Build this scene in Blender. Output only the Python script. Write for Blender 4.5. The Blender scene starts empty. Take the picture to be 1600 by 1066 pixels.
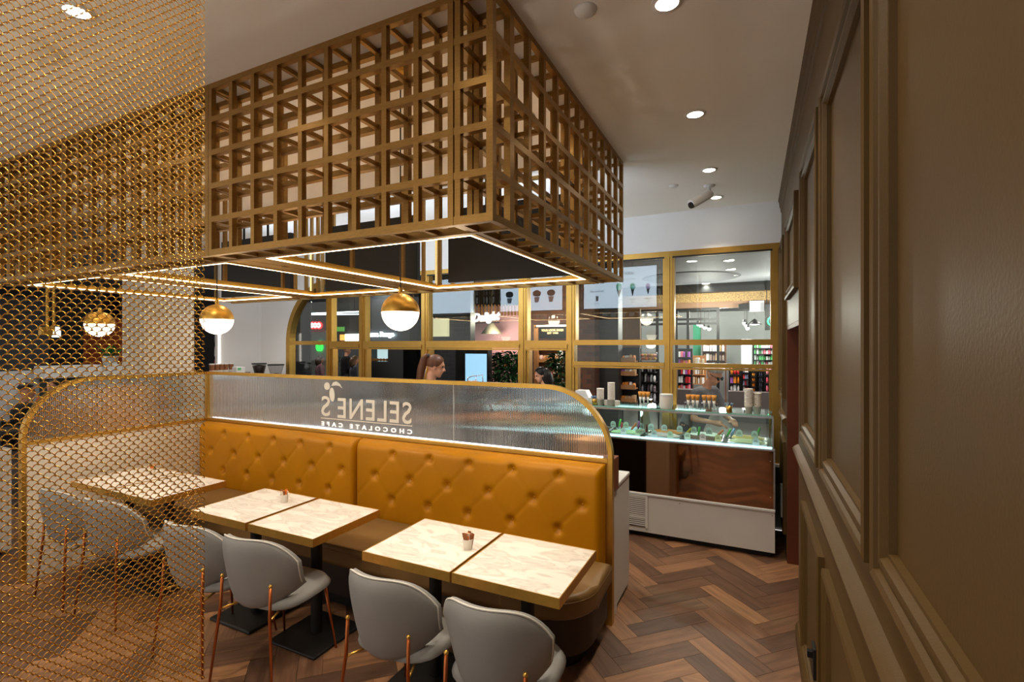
import bpy, bmesh, math, random
import numpy as np
from mathutils import Vector, Matrix
random.seed(7)
S = bpy.context.scene
COL = S.collection
PI = math.pi

# ------------------------------------------------------------------ camera
FPX, VPX, HORY, CAMZ = 771.0, 1177.0, 538.0, 1.85
YAW = math.atan((VPX - 800) / FPX)
cam_d = bpy.data.cameras.new('camera')
cam = bpy.data.objects.new('camera', cam_d)
COL.objects.link(cam)
cam.location = (0, 0, CAMZ)
cam.rotation_euler = (PI / 2, 0, YAW)
cam_d.sensor_width = 36
cam_d.lens = 36 * FPX / 1600
cam_d.shift_y = (HORY - 533) / 1600
cam_d.clip_start = 0.02
S.camera = cam

# ------------------------------------------------------------------ world, exposure
w = bpy.data.worlds.new('world')
S.world = w
w.use_nodes = True
w.node_tree.nodes['Background'].inputs[0].default_value = (1.0, 0.96, 0.90, 1)
w.node_tree.nodes['Background'].inputs[1].default_value = 0.55
S.view_settings.view_transform = 'Standard'
S.view_settings.look = 'None'
S.view_settings.gamma = 1
S.view_settings.use_curve_mapping = False
S.view_settings.exposure = 0.38

WARM = (1.0, 0.87, 0.68)
NEUT = (1.0, 0.93, 0.84)
COOL = (0.86, 0.93, 1.0)

# ------------------------------------------------------------------ pixel helpers (direction only; depth is given)
_s, _c = math.sin(YAW), math.cos(YAW)
def ray(px, py):
    u = (px - 800) / FPX
    return (-_s + u * _c, _c + u * _s, (HORY - py) / FPX)
def PY(px, py, Y):
    d = ray(px, py); t = Y / d[1]
    return Vector((d[0] * t, Y, CAMZ + d[2] * t))
def PX(px, py, X):
    d = ray(px, py); t = X / d[0]
    return Vector((X, d[1] * t, CAMZ + d[2] * t))
def PZ(px, py, z):
    d = ray(px, py); t = (z - CAMZ) / d[2]
    return Vector((d[0] * t, d[1] * t, z))

# ------------------------------------------------------------------ materials
MATS = {}
def lin(c):
    return tuple(((v / 255) / 12.92 if v / 255 <= 0.04045 else ((v / 255 + 0.055) / 1.055) ** 2.4) for v in c)
def pbr(name, rgb, rough=0.5, metal=0.0, noise=0.0, nscale=8.0, bump=0.0, bscale=60.0, emit=None, estr=0.0, spec=0.5,
        trans=0.0, ior=1.45, coat=0.0, stretch=None, rand=0.0):
    """rgb is sRGB 0-255"""
    if name in MATS: return MATS[name]
    m = bpy.data.materials.new(name); m.use_nodes = True
    nt = m.node_tree; N = nt.nodes; L = nt.links
    b = N['Principled BSDF']
    c = lin(rgb)
    b.inputs['Base Color'].default_value = (*c, 1)
    b.inputs['Roughness'].default_value = rough
    b.inputs['Metallic'].default_value = metal
    b.inputs['Specular IOR Level'].default_value = spec
    b.inputs['Transmission Weight'].default_value = trans
    b.inputs['IOR'].default_value = ior
    b.inputs['Coat Weight'].default_value = coat
    b.inputs['Coat Roughness'].default_value = 0.1
    tc = N.new('ShaderNodeTexCoord')
    vec = tc.outputs['Object']
    if stretch:
        mp = N.new('ShaderNodeMapping'); mp.inputs['Scale'].default_value = stretch
        L.new(vec, mp.inputs[0]); vec = mp.outputs[0]
    col = None
    if noise:
        nz = N.new('ShaderNodeTexNoise'); nz.inputs['Scale'].default_value = nscale; nz.inputs['Detail'].default_value = 5
        L.new(vec, nz.inputs['Vector'])
        r = N.new('ShaderNodeValToRGB')
        r.color_ramp.elements[0].position = 0.3; r.color_ramp.elements[1].position = 0.7
        r.color_ramp.elements[0].color = (*[v * (1 - noise) for v in c], 1)
        r.color_ramp.elements[1].color = (*[min(1, v * (1 + noise)) for v in c], 1)
        L.new(nz.outputs[0], r.inputs[0]); col = r.outputs[0]
    if rand:
        oi = N.new('ShaderNodeObjectInfo')
        hs = N.new('ShaderNodeHueSaturation')
        mr = N.new('ShaderNodeMapRange'); mr.inputs[3].default_value = 1 - rand; mr.inputs[4].default_value = 1 + rand
        L.new(oi.outputs['Random'], mr.inputs[0]); L.new(mr.outputs[0], hs.inputs['Value'])
        if col: L.new(col, hs.inputs['Color'])
        else: hs.inputs['Color'].default_value = (*c, 1)
        col = hs.outputs[0]
    if col: L.new(col, b.inputs['Base Color'])
    if bump:
        nb = N.new('ShaderNodeTexNoise'); nb.inputs['Scale'].default_value = bscale; nb.inputs['Detail'].default_value = 3
        L.new(vec, nb.inputs['Vector'])
        bp = N.new('ShaderNodeBump'); bp.inputs['Strength'].default_value = bump; bp.inputs['Distance'].default_value = 0.004
        L.new(nb.outputs[0], bp.inputs['Height']); L.new(bp.outputs[0], b.inputs['Normal'])
    if emit:
        b.inputs['Emission Color'].default_value = (*lin(emit), 1)
        b.inputs['Emission Strength'].default_value = estr
    MATS[name] = m
    return m
def glow(name, rgb, strength):
    if name in MATS: return MATS[name]
    m = bpy.data.materials.new(name); m.use_nodes = True
    b = m.node_tree.nodes['Principled BSDF']
    b.inputs['Base Color'].default_value = (*lin(rgb), 1)
    b.inputs['Emission Color'].default_value = (*lin(rgb), 1)
    b.inputs['Emission Strength'].default_value = strength
    MATS[name] = m
    return m
def clear_glass(name, tint=(255, 255, 255), base=0.045, rough=0.0):
    m = bpy.data.materials.new(name); m.use_nodes = True
    nt = m.node_tree; N = nt.nodes; L = nt.links
    N.remove(N['Principled BSDF'])
    lw = N.new('ShaderNodeLayerWeight'); lw.inputs[0].default_value = 0.5
    pw = N.new('ShaderNodeMath'); pw.operation = 'POWER'; pw.inputs[1].default_value = 4.0
    L.new(lw.outputs['Facing'], pw.inputs[0])
    ma = N.new('ShaderNodeMath'); ma.operation = 'MULTIPLY_ADD'; ma.inputs[1].default_value = 0.8; ma.inputs[2].default_value = base
    L.new(pw.outputs[0], ma.inputs[0])
    tr = N.new('ShaderNodeBsdfTransparent'); tr.inputs[0].default_value = (*lin(tint), 1)
    gl = N.new('ShaderNodeBsdfGlossy'); gl.inputs['Roughness'].default_value = rough
    mx = N.new('ShaderNodeMixShader')
    L.new(ma.outputs[0], mx.inputs[0]); L.new(tr.outputs[0], mx.inputs[1]); L.new(gl.outputs[0], mx.inputs[2])
    L.new(mx.outputs[0], N['Material Output'].inputs[0])
    return m

M = dict(
    bronze=pbr('bronze', (160, 124, 70), 0.34, 0.92, 0.12, 40, stretch=(1, 1, 6)),
    brass=pbr('brass', (216, 170, 84), 0.34, 0.9, 0.08, 30),
    brass_satin=pbr('brass_satin', (210, 164, 76), 0.38, 0.9, 0.06, 20),
    frame_gold=pbr('frame_gold', (172, 134, 66), 0.36, 0.88, 0.06, 14),
    wire=pbr('wire_gold', (238, 184, 82), 0.24, 1.0),
    copper=pbr('copper_leg', (176, 98, 52), 0.3, 0.9),
    leather=pbr('leather_mustard', (188, 124, 2), 0.38, 0, 0.06, 3, 0.12, 220, spec=0.35),
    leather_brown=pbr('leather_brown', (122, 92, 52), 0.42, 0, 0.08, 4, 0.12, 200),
    velvet=pbr('grey_fabric', (140, 139, 137), 0.62, 0, 0.05, 6, 0.1, 300),
    piping=pbr('grey_piping', (205, 202, 194), 0.5),
    wallpaint=pbr('wall_olive', (82, 61, 27), 0.5, 0, 0.04, 2, 0.12, 150, spec=0.3),
    ceil=pbr('ceiling_white', (244, 240, 233), 0.7, 0, 0.015, 1.2),
    white=pbr('white_paint', (228, 226, 222), 0.6, 0, 0.015, 2),
    cream=pbr('cream_panel', (226, 216, 202), 0.5, 0, 0.02, 3),
    lamwhite=pbr('white_laminate', (214, 210, 204), 0.4, 0, 0.02, 3),
    black=pbr('black_matte', (16, 15, 14), 0.5),
    blackgloss=pbr('black_gloss', (10, 10, 11), 0.2),
    darkmetal=pbr('dark_metal', (32, 31, 31), 0.45, 0.5),
    steel=pbr('steel', (190, 192, 194), 0.25, 1.0),
    chrome=pbr('chrome', (220, 222, 224), 0.08, 1.0),
    door=pbr('door_brown', (96, 44, 18), 0.5, 0, 0.1, 5),
    wood=pbr('wood_dark', (104, 58, 26), 0.5, 0, 0.25, 18, stretch=(1, 6, 6)),
    woodlight=pbr('wood_light', (176, 122, 74), 0.5, 0, 0.15, 14, stretch=(1, 6, 6)),
    bronzemirror=pbr('bronze_mirror', (150, 112, 82), 0.05, 1.0),
    bronzemirrorpost=pbr('white_plastic', (224, 224, 222), 0.35),
    porcelain=pbr('paper_cup', (236, 230, 220), 0.5),
    cone=pbr('waffle_cone', (214, 146, 64), 0.7, 0, 0.2, 80),
    led=glow('led_strip', (255, 220, 170), 12),
    ledcold=glow('led_cold', (226, 238, 255), 4),
    lampwhite=glow('lamp_glow', (255, 236, 208), 2.6),
    downlight=glow('downlight_glow', (255, 242, 224), 22),
)
GLASS = clear_glass('window_glass', (244, 250, 248), 0.05)
CASEGLASS = clear_glass('case_glass', (232, 248, 242), 0.03)

def fluted():
    m = bpy.data.materials.new('fluted_glass'); m.use_nodes = True
    b = m.node_tree.nodes['Principled BSDF']
    b.inputs['Base Color'].default_value = (0.93, 0.95, 0.95, 1)
    b.inputs['Roughness'].default_value = 0.06
    b.inputs['Transmission Weight'].default_value = 0.96
    b.inputs['IOR'].default_value = 1.42
    return m
FLUTED = fluted()

def plank_mat():
    m = bpy.data.materials.new('oak_plank'); m.use_nodes = True
    nt = m.node_tree; N = nt.nodes; L = nt.links; b = N['Principled BSDF']
    tc = N.new('ShaderNodeTexCoord'); oi = N.new('ShaderNodeObjectInfo')
    at = N.new('ShaderNodeAttribute'); at.attribute_name = 'tone'
    rn = N.new('ShaderNodeMath'); rn.operation = 'ADD'
    L.new(oi.outputs['Random'], rn.inputs[0]); L.new(at.outputs['Fac'], rn.inputs[1])
    fr = N.new('ShaderNodeMath'); fr.operation = 'FRACT'; L.new(rn.outputs[0], fr.inputs[0])
    cm = N.new('ShaderNodeCombineXYZ'); ml = N.new('ShaderNodeMath'); ml.operation = 'MULTIPLY'; ml.inputs[1].default_value = 37.0
    L.new(fr.outputs[0], ml.inputs[0]); L.new(ml.outputs[0], cm.inputs[2])
    mp = N.new('ShaderNodeMapping'); mp.inputs['Scale'].default_value = (3, 26, 26); L.new(tc.outputs['Object'], mp.inputs[0])
    va = N.new('ShaderNodeVectorMath'); L.new(mp.outputs[0], va.inputs[0]); L.new(cm.outputs[0], va.inputs[1])
    nz = N.new('ShaderNodeTexNoise'); nz.inputs['Scale'].default_value = 1.0; nz.inputs['Detail'].default_value = 6; nz.inputs['Roughness'].default_value = 0.65
    L.new(va.outputs[0], nz.inputs['Vector'])
    r1 = N.new('ShaderNodeValToRGB')
    r1.color_ramp.elements[0].position = 0.0; r1.color_ramp.elements[0].color = (*lin((92, 66, 50)), 1)
    r1.color_ramp.elements[1].position = 1.0; r1.color_ramp.elements[1].color = (*lin((170, 124, 86)), 1)
    e = r1.color_ramp.elements.new(0.5); e.color = (*lin((124, 88, 64)), 1)
    L.new(fr.outputs[0], r1.inputs[0])
    r2 = N.new('ShaderNodeValToRGB')
    r2.color_ramp.elements[0].position = 0.3; r2.color_ramp.elements[0].color = (0.5, 0.47, 0.45, 1)
    r2.color_ramp.elements[1].position = 0.65; r2.color_ramp.elements[1].color = (1.1, 1.1, 1.1, 1)
    L.new(nz.outputs[0], r2.inputs[0])
    mx = N.new('ShaderNodeMix'); mx.data_type = 'RGBA'; mx.blend_type = 'MULTIPLY'; mx.inputs[0].default_value = 1
    L.new(r1.outputs[0], mx.inputs[6]); L.new(r2.outputs[0], mx.inputs[7])
    L.new(mx.outputs[2], b.inputs['Base Color'])
    b.inputs['Roughness'].default_value = 0.42
    bp = N.new('ShaderNodeBump'); bp.inputs['Strength'].default_value = 0.15; bp.inputs['Distance'].default_value = 0.002
    L.new(nz.outputs[0], bp.inputs['Height']); L.new(bp.outputs[0], b.inputs['Normal'])
    return m
PLANK = plank_mat()

def marble_mat():
    m = bpy.data.materials.new('marble'); m.use_nodes = True
    nt = m.node_tree; N = nt.nodes; L = nt.links; b = N['Principled BSDF']
    tc = N.new('ShaderNodeTexCoord'); oi = N.new('ShaderNodeObjectInfo')
    va = N.new('ShaderNodeVectorMath'); va.operation = 'ADD'
    ml = N.new('ShaderNodeMath'); ml.operation = 'MULTIPLY'; ml.inputs[1].default_value = 30
    L.new(oi.outputs['Random'], ml.inputs[0])
    L.new(tc.outputs['Object'], va.inputs[0]); L.new(ml.outputs[0], va.inputs[1])
    mp = N.new('ShaderNodeMapping'); mp.inputs['Rotation'].default_value = (0, 0, 0.6); mp.inputs['Scale'].default_value = (1, 2.6, 1)
    L.new(va.outputs[0], mp.inputs[0])
    n1 = N.new('ShaderNodeTexNoise'); n1.inputs['Scale'].default_value = 3.2; n1.inputs['Detail'].default_value = 7; n1.inputs['Distortion'].default_value = 1.4
    L.new(mp.outputs[0], n1.inputs['Vector'])
    r = N.new('ShaderNodeValToRGB')
    el = r.color_ramp.elements
    el[0].position = 0.28; el[0].color = (*lin((202, 193, 183)), 1)
    el[1].position = 0.62; el[1].color = (*lin((236, 229, 220)), 1)
    for p, c in ((0.44, (228, 220, 210)), (0.485, (208, 199, 188)), (0.53, (232, 225, 215))):
        e = el.new(p); e.color = (*lin(c), 1)
    L.new(n1.outputs[0], r.inputs[0]); L.new(r.outputs[0], b.inputs['Base Color'])
    b.inputs['Roughness'].default_value = 0.16
    return m
MARBLE = marble_mat()

def brick_mat(name, c1, c2, mortar, sc, rough=0.7, rot=True, bw=0.5, rh=0.25):
    m = bpy.data.materials.new(name); m.use_nodes = True
    nt = m.node_tree; N = nt.nodes; L = nt.links; b = N['Principled BSDF']
    tc = N.new('ShaderNodeTexCoord'); mp = N.new('ShaderNodeMapping')
    if rot: mp.inputs['Rotation'].default_value = (PI / 2, 0, 0)
    L.new(tc.outputs['Object'], mp.inputs[0])
    bt = N.new('ShaderNodeTexBrick'); bt.inputs['Scale'].default_value = sc
    bt.inputs['Color1'].default_value = (*lin(c1), 1); bt.inputs['Color2'].default_value = (*lin(c2), 1); bt.inputs['Mortar'].default_value = (*lin(mortar), 1)
    bt.inputs['Mortar Size'].default_value = 0.012; bt.inputs['Brick Width'].default_value = bw; bt.inputs['Row Height'].default_value = rh
    L.new(mp.outputs[0], bt.inputs['Vector']); L.new(bt.outputs[0], b.inputs['Base Color'])
    b.inputs['Roughness'].default_value = rough
    return m

# ------------------------------------------------------------------ geometry helpers
class B:
    def __init__(self): self.bm = bmesh.new()
    def box(self, x0, x1, y0, y1, z0, z1, bevel=0.0, seg=2):
        r = bmesh.ops.create_cube(self.bm, size=1.0)
        vs = r['verts']
        for v in vs:
            v.co.x = x0 + (v.co.x + .5) * (x1 - x0); v.co.y = y0 + (v.co.y + .5) * (y1 - y0); v.co.z = z0 + (v.co.z + .5) * (z1 - z0)
        if bevel:
            es = list({e for v in vs for e in v.link_edges})
            bmesh.ops.bevel(self.bm, geom=es, offset=bevel, segments=seg, profile=0.5, affect='EDGES')
        return self
    def tube(self, pts, r, n=8, cap=True, closed=False):
        pts = [Vector(p) for p in pts]
        rs = r if isinstance(r, (list, tuple)) else [r] * len(pts)
        rings = []; prev = None; P = len(pts)
        for i, p in enumerate(pts):
            if closed: t = pts[(i + 1) % P] - pts[i - 1]
            elif i == 0: t = pts[1] - p
            elif i == P - 1: t = p - pts[i - 1]
            else: t = (pts[i + 1] - p).normalized() + (p - pts[i - 1]).normalized()
            t.normalize()
            if prev is None:
                a = Vector((0, 0, 1)) if abs(t.z) < 0.9 else Vector((1, 0, 0))
                u = t.cross(a).normalized()
            else:
                u = (prev - t * prev.dot(t)).normalized()
            prev = u; v = t.cross(u)
            rings.append([self.bm.verts.new(p + (u * math.cos(2 * PI * k / n) + v * math.sin(2 * PI * k / n)) * rs[i]) for k in range(n)])
        m = P if closed else P - 1
        for i in range(m):
            a, b = rings[i], rings[(i + 1) % P]
            for k in range(n):
                self.bm.faces.new((a[k], a[(k + 1) % n], b[(k + 1) % n], b[k]))
        if cap and not closed:
            self.bm.faces.new(rings[0][::-1]); self.bm.faces.new(rings[-1])
        return self
    def lathe(self, prof, c=(0, 0, 0), n=24, cap=True):
        rings = []
        for r, z in prof:
            if r < 1e-6: rings.append([self.bm.verts.new((c[0], c[1], c[2] + z))])
            else: rings.append([self.bm.verts.new((c[0] + r * math.cos(2 * PI * k / n), c[1] + r * math.sin(2 * PI * k / n), c[2] + z)) for k in range(n)])
        for a, b in zip(rings, rings[1:]):
            for k in range(n):
                k2 = (k + 1) % n
                if len(a) == 1 and len(b) == 1: continue
                if len(a) == 1: self.bm.faces.new((a[0], b[k2], b[k]))
                elif len(b) == 1: self.bm.faces.new((a[k], a[k2], b[0]))
                else: self.bm.faces.new((a[k], a[k2], b[k2], b[k]))
        if cap:
            if len(rings[0]) > 1: self.bm.faces.new(rings[0][::-1])
            if len(rings[-1]) > 1: self.bm.faces.new(rings[-1])
        return self
    def prism(self, pts, axis, a, b):
        """pts 2D polygon extruded along axis 'x','y','z' from a to b (2D order: x->(y,z), y->(x,z), z->(x,y))"""
        def mk(p, t):
            return {'x': (t, p[0], p[1]), 'y': (p[0], t, p[1]), 'z': (p[0], p[1], t)}[axis]
        A = [self.bm.verts.new(mk(p, a)) for p in pts]; Bv = [self.bm.verts.new(mk(p, b)) for p in pts]
        n = len(pts)
        self.bm.faces.new(A[::-1]); self.bm.faces.new(Bv)
        for k in range(n): self.bm.faces.new((A[k], A[(k + 1) % n], Bv[(k + 1) % n], Bv[k]))
        return self
    def sweep(self, path, prof, up, closed=False):
        """rect/poly profile [(side, up)] swept along a planar path; up = constant vector normal to the path plane"""
        path = [Vector(p) for p in path]; up = Vector(up); P = len(path); rings = []
        for i, p in enumerate(path):
            if closed: d0 = (p - path[i - 1]).normalized(); d1 = (path[(i + 1) % P] - p).normalized()
            else:
                d0 = (p - path[i - 1]).normalized() if i else (path[1] - p).normalized()
                d1 = (path[i + 1] - p).normalized() if i < P - 1 else d0
            n0 = d0.cross(up); n1 = d1.cross(up); nn = (n0 + n1).normalized(); k = 1 / max(0.3, nn.dot(n0))
            rings.append([self.bm.verts.new(p + nn * (a * k) + up * b) for a, b in prof])
        q = len(prof); m = P if closed else P - 1
        for i in range(m):
            a, b = rings[i], rings[(i + 1) % P]
            for k in range(q): self.bm.faces.new((a[k], a[(k + 1) % q], b[(k + 1) % q], b[k]))
        if not closed: self.bm.faces.new(rings[0][::-1]); self.bm.faces.new(rings[-1])
        return self
    def grid(self, fn, nu, nv, closed_u=False):
        vs = [[self.bm.verts.new(fn(i / nu, j / nv)) for j in range(nv + 1)] for i in range(nu + (0 if closed_u else 1))]
        for i in range(nu):
            for j in range(nv):
                a, b = vs[i], vs[(i + 1) % len(vs)]
                self.bm.faces.new((a[j], b[j], b[j + 1], a[j + 1]))
        return self
    def ball(self, c, r, n=12, sc=(1, 1, 1)):
        r0 = bmesh.ops.create_uvsphere(self.bm, u_segments=n, v_segments=max(6, n * 2 // 3), radius=1)
        for v in r0['verts']: v.co = Vector((c[0] + v.co.x * r * sc[0], c[1] + v.co.y * r * sc[1], c[2] + v.co.z * r * sc[2]))
        return self
    def move(self, off):
        bmesh.ops.translate(self.bm, verts=self.bm.verts, vec=off); return self
    def xf(self, m):
        bmesh.ops.transform(self.bm, matrix=m, verts=self.bm.verts); return self
    def mesh(self, name, mat, smooth=False):
        bmesh.ops.recalc_face_normals(self.bm, faces=self.bm.faces)
        me = bpy.data.meshes.new(name); self.bm.to_mesh(me); self.bm.free()
        if mat: me.materials.append(mat)
        if smooth:
            me.polygons.foreach_set('use_smooth', [True] * len(me.polygons))
        return me
def link(name, me, parent=None, loc=(0, 0, 0), rot=(0, 0, 0), scale=(1, 1, 1)):
    o = bpy.data.objects.new(name, me); COL.objects.link(o)
    if parent: o.parent = parent
    o.location = loc; o.rotation_euler = rot; o.scale = scale
    return o
def obj(name, b, mat, parent=None, smooth=False, world=True, angle=None):
    """mesh object; geometry given in world space unless world=False, the origin goes to the parent's location"""
    if parent and world:
        p = parent; off = Vector((0, 0, 0))
        while p: off -= p.location; p = p.parent
        b.move(off)
    me = b.mesh(name, mat, smooth or angle is not None)
    if angle is not None: me.set_sharp_from_angle(angle=angle)
    return link(name, me, parent)
def tag(o, label, cat, group=None):
    o['label'] = label; o['category'] = cat
    if group: o['group'] = group
    return o
def thing(name, label, cat, loc=(0, 0, 0), rz=0, group=None):
    o = bpy.data.objects.new(name, None); COL.objects.link(o)
    o.location = loc; o.rotation_euler = (0, 0, rz); o.empty_display_size = 0.1
    return tag(o, label, cat, group)
def solo(name, b, mat, label, cat, group=None, smooth=False, angle=None, base=None):
    """a top-level thing that is one mesh; origin at the base"""
    if base is not None: b.move(-Vector(base))
    me = b.mesh(name, mat, smooth or angle is not None)
    if angle is not None: me.set_sharp_from_angle(angle=angle)
    o = link(name, me, None, base or (0, 0, 0))
    return tag(o, label, cat, group)
def struct(name, b, mat, label=None, parent=None, smooth=False):
    o = obj(name, b, mat, parent, smooth)
    if not parent:
        o['kind'] = 'structure'
        if label: o['label'] = label
    return o
def dup(root, loc, rz=None, label=None):
    r = root.copy(); COL.objects.link(r); r.location = loc
    if rz is not None: r.rotation_euler = (0, 0, rz)
    if label: r['label'] = label
    for ch in list(root.children):
        c = ch.copy(); COL.objects.link(c); c.parent = r
        for g in ch.children:
            d = g.copy(); COL.objects.link(d); d.parent = c
    return r
def text_mesh(s, size, mat, ext=0.002, bold=0.0, shear=0.0, spacing=1.0, align='LEFT', mtx=None):
    cu = bpy.data.curves.new('lettering', 'FONT'); cu.body = s; cu.size = size; cu.extrude = ext; cu.offset = bold; cu.shear = shear
    cu.space_character = spacing; cu.align_x = align; cu.resolution_u = 3
    o = bpy.data.objects.new('lettering', cu); COL.objects.link(o)
    dg = bpy.context.evaluated_depsgraph_get()
    me = bpy.data.meshes.new_from_object(o.evaluated_get(dg))
    bpy.data.objects.remove(o)
    if mtx: me.transform(mtx)
    me.materials.clear(); me.materials.append(mat)
    return me
def text_frame(origin, xdir, zdir=(0, 0, 1)):
    """text x -> xdir, text y -> zdir"""
    x = Vector(xdir).normalized(); y = Vector(zdir).normalized(); n = x.cross(y)
    m = Matrix((x, y, n)).transposed().to_4x4(); m.translation = Vector(origin)
    return m
def spot(name, loc, power, color, size=1.6, blend=0.6, parent=None, radius=0.04, target=None):
    d = bpy.data.lights.new(name, 'SPOT'); d.energy = power; d.color = color; d.spot_size = size; d.spot_blend = blend; d.shadow_soft_size = radius
    o = bpy.data.objects.new(name, d); COL.objects.link(o)
    if parent: o.parent = parent
    o.location = loc
    if target: o.rotation_euler = (Vector(target) - Vector(loc)).to_track_quat('-Z', 'Y').to_euler()
    return o
def plight(name, loc, power, color, parent=None, radius=0.08):
    d = bpy.data.lights.new(name, 'POINT'); d.energy = power; d.color = color; d.shadow_soft_size = radius
    o = bpy.data.objects.new(name, d); COL.objects.link(o)
    if parent: o.parent = parent
    o.location = loc
    return o

# ================================================================== SETTING
XW, YG, ZC = 0.255, 5.65, 3.30           # right wall, glazing plane, ceiling
def frame_profile(b, X, y0, y1, z0, z1, prof, n=-1):
    """mitred moulding around a rectangle on a wall plane x = X; prof (inward offset, projection)"""
    rings = []
    for (cy, cz, sy, sz) in ((y0, z0, 1, 1), (y1, z0, -1, 1), (y1, z1, -1, -1), (y0, z1, 1, -1)):
        rings.append([b.bm.verts.new((X + n * h, cy + sy * d, cz + sz * d)) for d, h in prof])
    q = len(prof)
    for i in range(4):
        a, c = rings[i], rings[(i + 1) % 4]
        for k in range(q - 1): b.bm.faces.new((a[k], a[k + 1], c[k + 1], c[k]))

# floor slab, then herringbone planks as parts
floor = struct('floor', B().box(-7.6, 0.9, -2.0, YG - 0.05, -0.06, -0.012), pbr('subfloor', (60, 42, 30), 0.8), 'herringbone oak plank floor of the cafe')
PW = 0.134; PL = 4 * PW
gap = 0.0012
pm = B().box(gap, PL - gap, gap, PW - gap, -0.012, 0.0)
plank_me = pm.mesh('plank', PLANK)
org = Vector((-0.654, 3.532, 0)); du = Vector((1, 1, 0)).normalized(); dv = Vector((-1, 1, 0)).normalized()
cands = []
for n in range(-14, 15):
    for k in range(-60, 61):
        for kind in (0, 1):
            if kind == 0: p, q, ang = k + 4 * n, k - 4 * n, PI / 4
            else: p, q, ang = k + 4 + 4 * n + 1, k + 1 - 4 - 4 * n, PI / 4 + PI / 2
            P = org + du * (p * PW) + dv * (q * PW)
            d = du if kind == 0 else dv
            c = P + d * PL / 2
            if not (-7.3 < c.x < 0.62 and -1.6 < c.y < YG - 0.4): continue
            fw = -_s * c.x + _c * c.y; rt = _c * c.x + _s * c.y
            vis = fw > 0.3 and abs(rt / fw) < 1.12 and CAMZ / fw * FPX < 560
            cands.append((0 if vis else 1, c.length, P, ang))
cands.sort(key=lambda t: (t[0], t[1]))
for vis, d, P, ang in cands[:290]:
    link('plank', plank_me, floor, P, (0, 0, ang))
sb = bmesh.new(); tone = sb.verts.layers.float.new('tone')
for vis, d, P, ang in cands[290:]:
    r = bmesh.ops.create_cube(sb, size=1.0); tv = random.random()
    mt = Matrix.Translation(P) @ Matrix.Rotation(ang, 4, 'Z')
    for v in r['verts']:
        v.co = mt @ Vector(((v.co.x + .5) * (PL - 2 * gap) + gap, (v.co.y + .5) * (PW - 2 * gap) + gap, -0.012 + (v.co.z + .5) * 0.012)); v[tone] = tv
me = bpy.data.meshes.new('plank_field'); sb.to_mesh(me); sb.free(); me.materials.append(PLANK)
o = link('plank_field', me, floor); o['kind'] = 'stuff'

ceiling = struct('ceiling', B().box(-7.6, XW + 0.1, -2.0, YG + 0.12, ZC, ZC + 0.08), M['ceil'], 'off-white plaster ceiling of the cafe')

# right wall with door opening
DY0, DY1, DZ = 3.56, 4.79, 2.0
wb = B().box(XW, XW + 0.14, -2.0, DY0, 0, ZC).box(XW, XW + 0.14, DY0, DY1, DZ, ZC).box(XW, XW + 0.14, DY1, YG, 0, ZC)
wall_right = struct('wall_right', wb, M['wallpaint'], 'olive brown panelled wall along the right side')
UP = [(0, 0), (0, 0.030), (0.012, 0.034), (0.026, 0.030), (0.030, 0.020), (0.044, 0.020), (0.050, 0.026), (0.062, 0.026), (0.070, 0.014), (0.078, 0.014), (0.080, 0)]
LP = [(0, 0), (0, 0.022), (0.014, 0.026), (0.026, 0.020), (0.032, 0.012), (0.046, 0.012), (0.050, 0)]
for y0, y1, z0, z1 in ((-1.2, 1.285, 1.355, 2.8), (1.355, 2.2, 1.355, 2.8), (2.31, 3.1, 1.355, 2.8), (3.5, 4.5, 2.2, 2.8), (4.88, 5.5, 1.375, 2.8)):
    b = B(); frame_profile(b, XW, y0, y1, z0, z1, UP); obj('panel_moulding', b, M['wallpaint'], wall_right)
for y0, y1 in ((-1.2, 1.285), (1.355, 2.2), (2.31, 3.1), (4.88, 5.5)):
    b = B(); frame_profile(b, XW, y0, y1, 0.2, 1.0, LP); obj('panel_moulding', b, M['wallpaint'], wall_right)
def rail_prof(b, ya, yb, prof):
    b.prism([(XW - h, z) for z, h in prof], 'y', ya, yb)
DADO = [(1.145, 0), (1.155, 0.014), (1.17, 0.018), (1.18, 0.030), (1.20, 0.034), (1.21, 0.026), (1.22, 0.014), (1.225, 0)]
CORN = [(ZC - 0.13, 0), (ZC - 0.12, 0.008), (ZC - 0.09, 0.010), (ZC - 0.07, 0.018), (ZC - 0.03, 0.022), (ZC - 0.012, 0.03), (ZC, 0.03), (ZC, 0)]
SKIRT = [(0, 0), (0, 0.018), (0.09, 0.018), (0.11, 0.010), (0.12, 0)]
for ya, yb in ((-2.0, DY0), (DY1, YG - 0.04)):
    b = B(); rail_prof(b, ya, yb, DADO); obj('dado_rail', b, M['wallpaint'], wall_right)
b = B(); rail_prof(b, -2.0, YG, CORN); struct('trim_1', b, M['wallpaint'], 'olive cornice where the panelled wall meets the ceiling')
b = B(); rail_prof(b, -2.0, DY0, SKIRT); struct('baseboard_right', b, M['wallpaint'], 'olive skirting board at the foot of the panelled wall')
# door opening lining and the closed door at the back of the recess
b = B().box(XW + 0.002, XW + 0.62, DY1 - 0.03, DY1, 0, DZ).box(XW + 0.142, XW + 0.62, DY0, DY0 + 0.03, 0, DZ).box(XW + 0.002, XW + 0.62, DY0 + 0.03, DY1 - 0.03, DZ - 0.03, DZ)
jamb = struct('trim_2', b, M['door'], 'dark red brown lining of the doorway in the panelled wall')
b = B().box(XW + 0.58, XW + 0.62, DY0 + 0.03, DY1 - 0.03, 0.0, DZ - 0.03)
d1 = struct('door_1', b, M['door'], 'dark red brown door at the back of the doorway recess')
obj('door_handle', B().tube([(XW + 0.58, 3.72, 1.0), (XW + 0.53, 3.72, 1.0), (XW + 0.53, 3.84, 1.0)], 0.009), M['steel'], d1)
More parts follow.
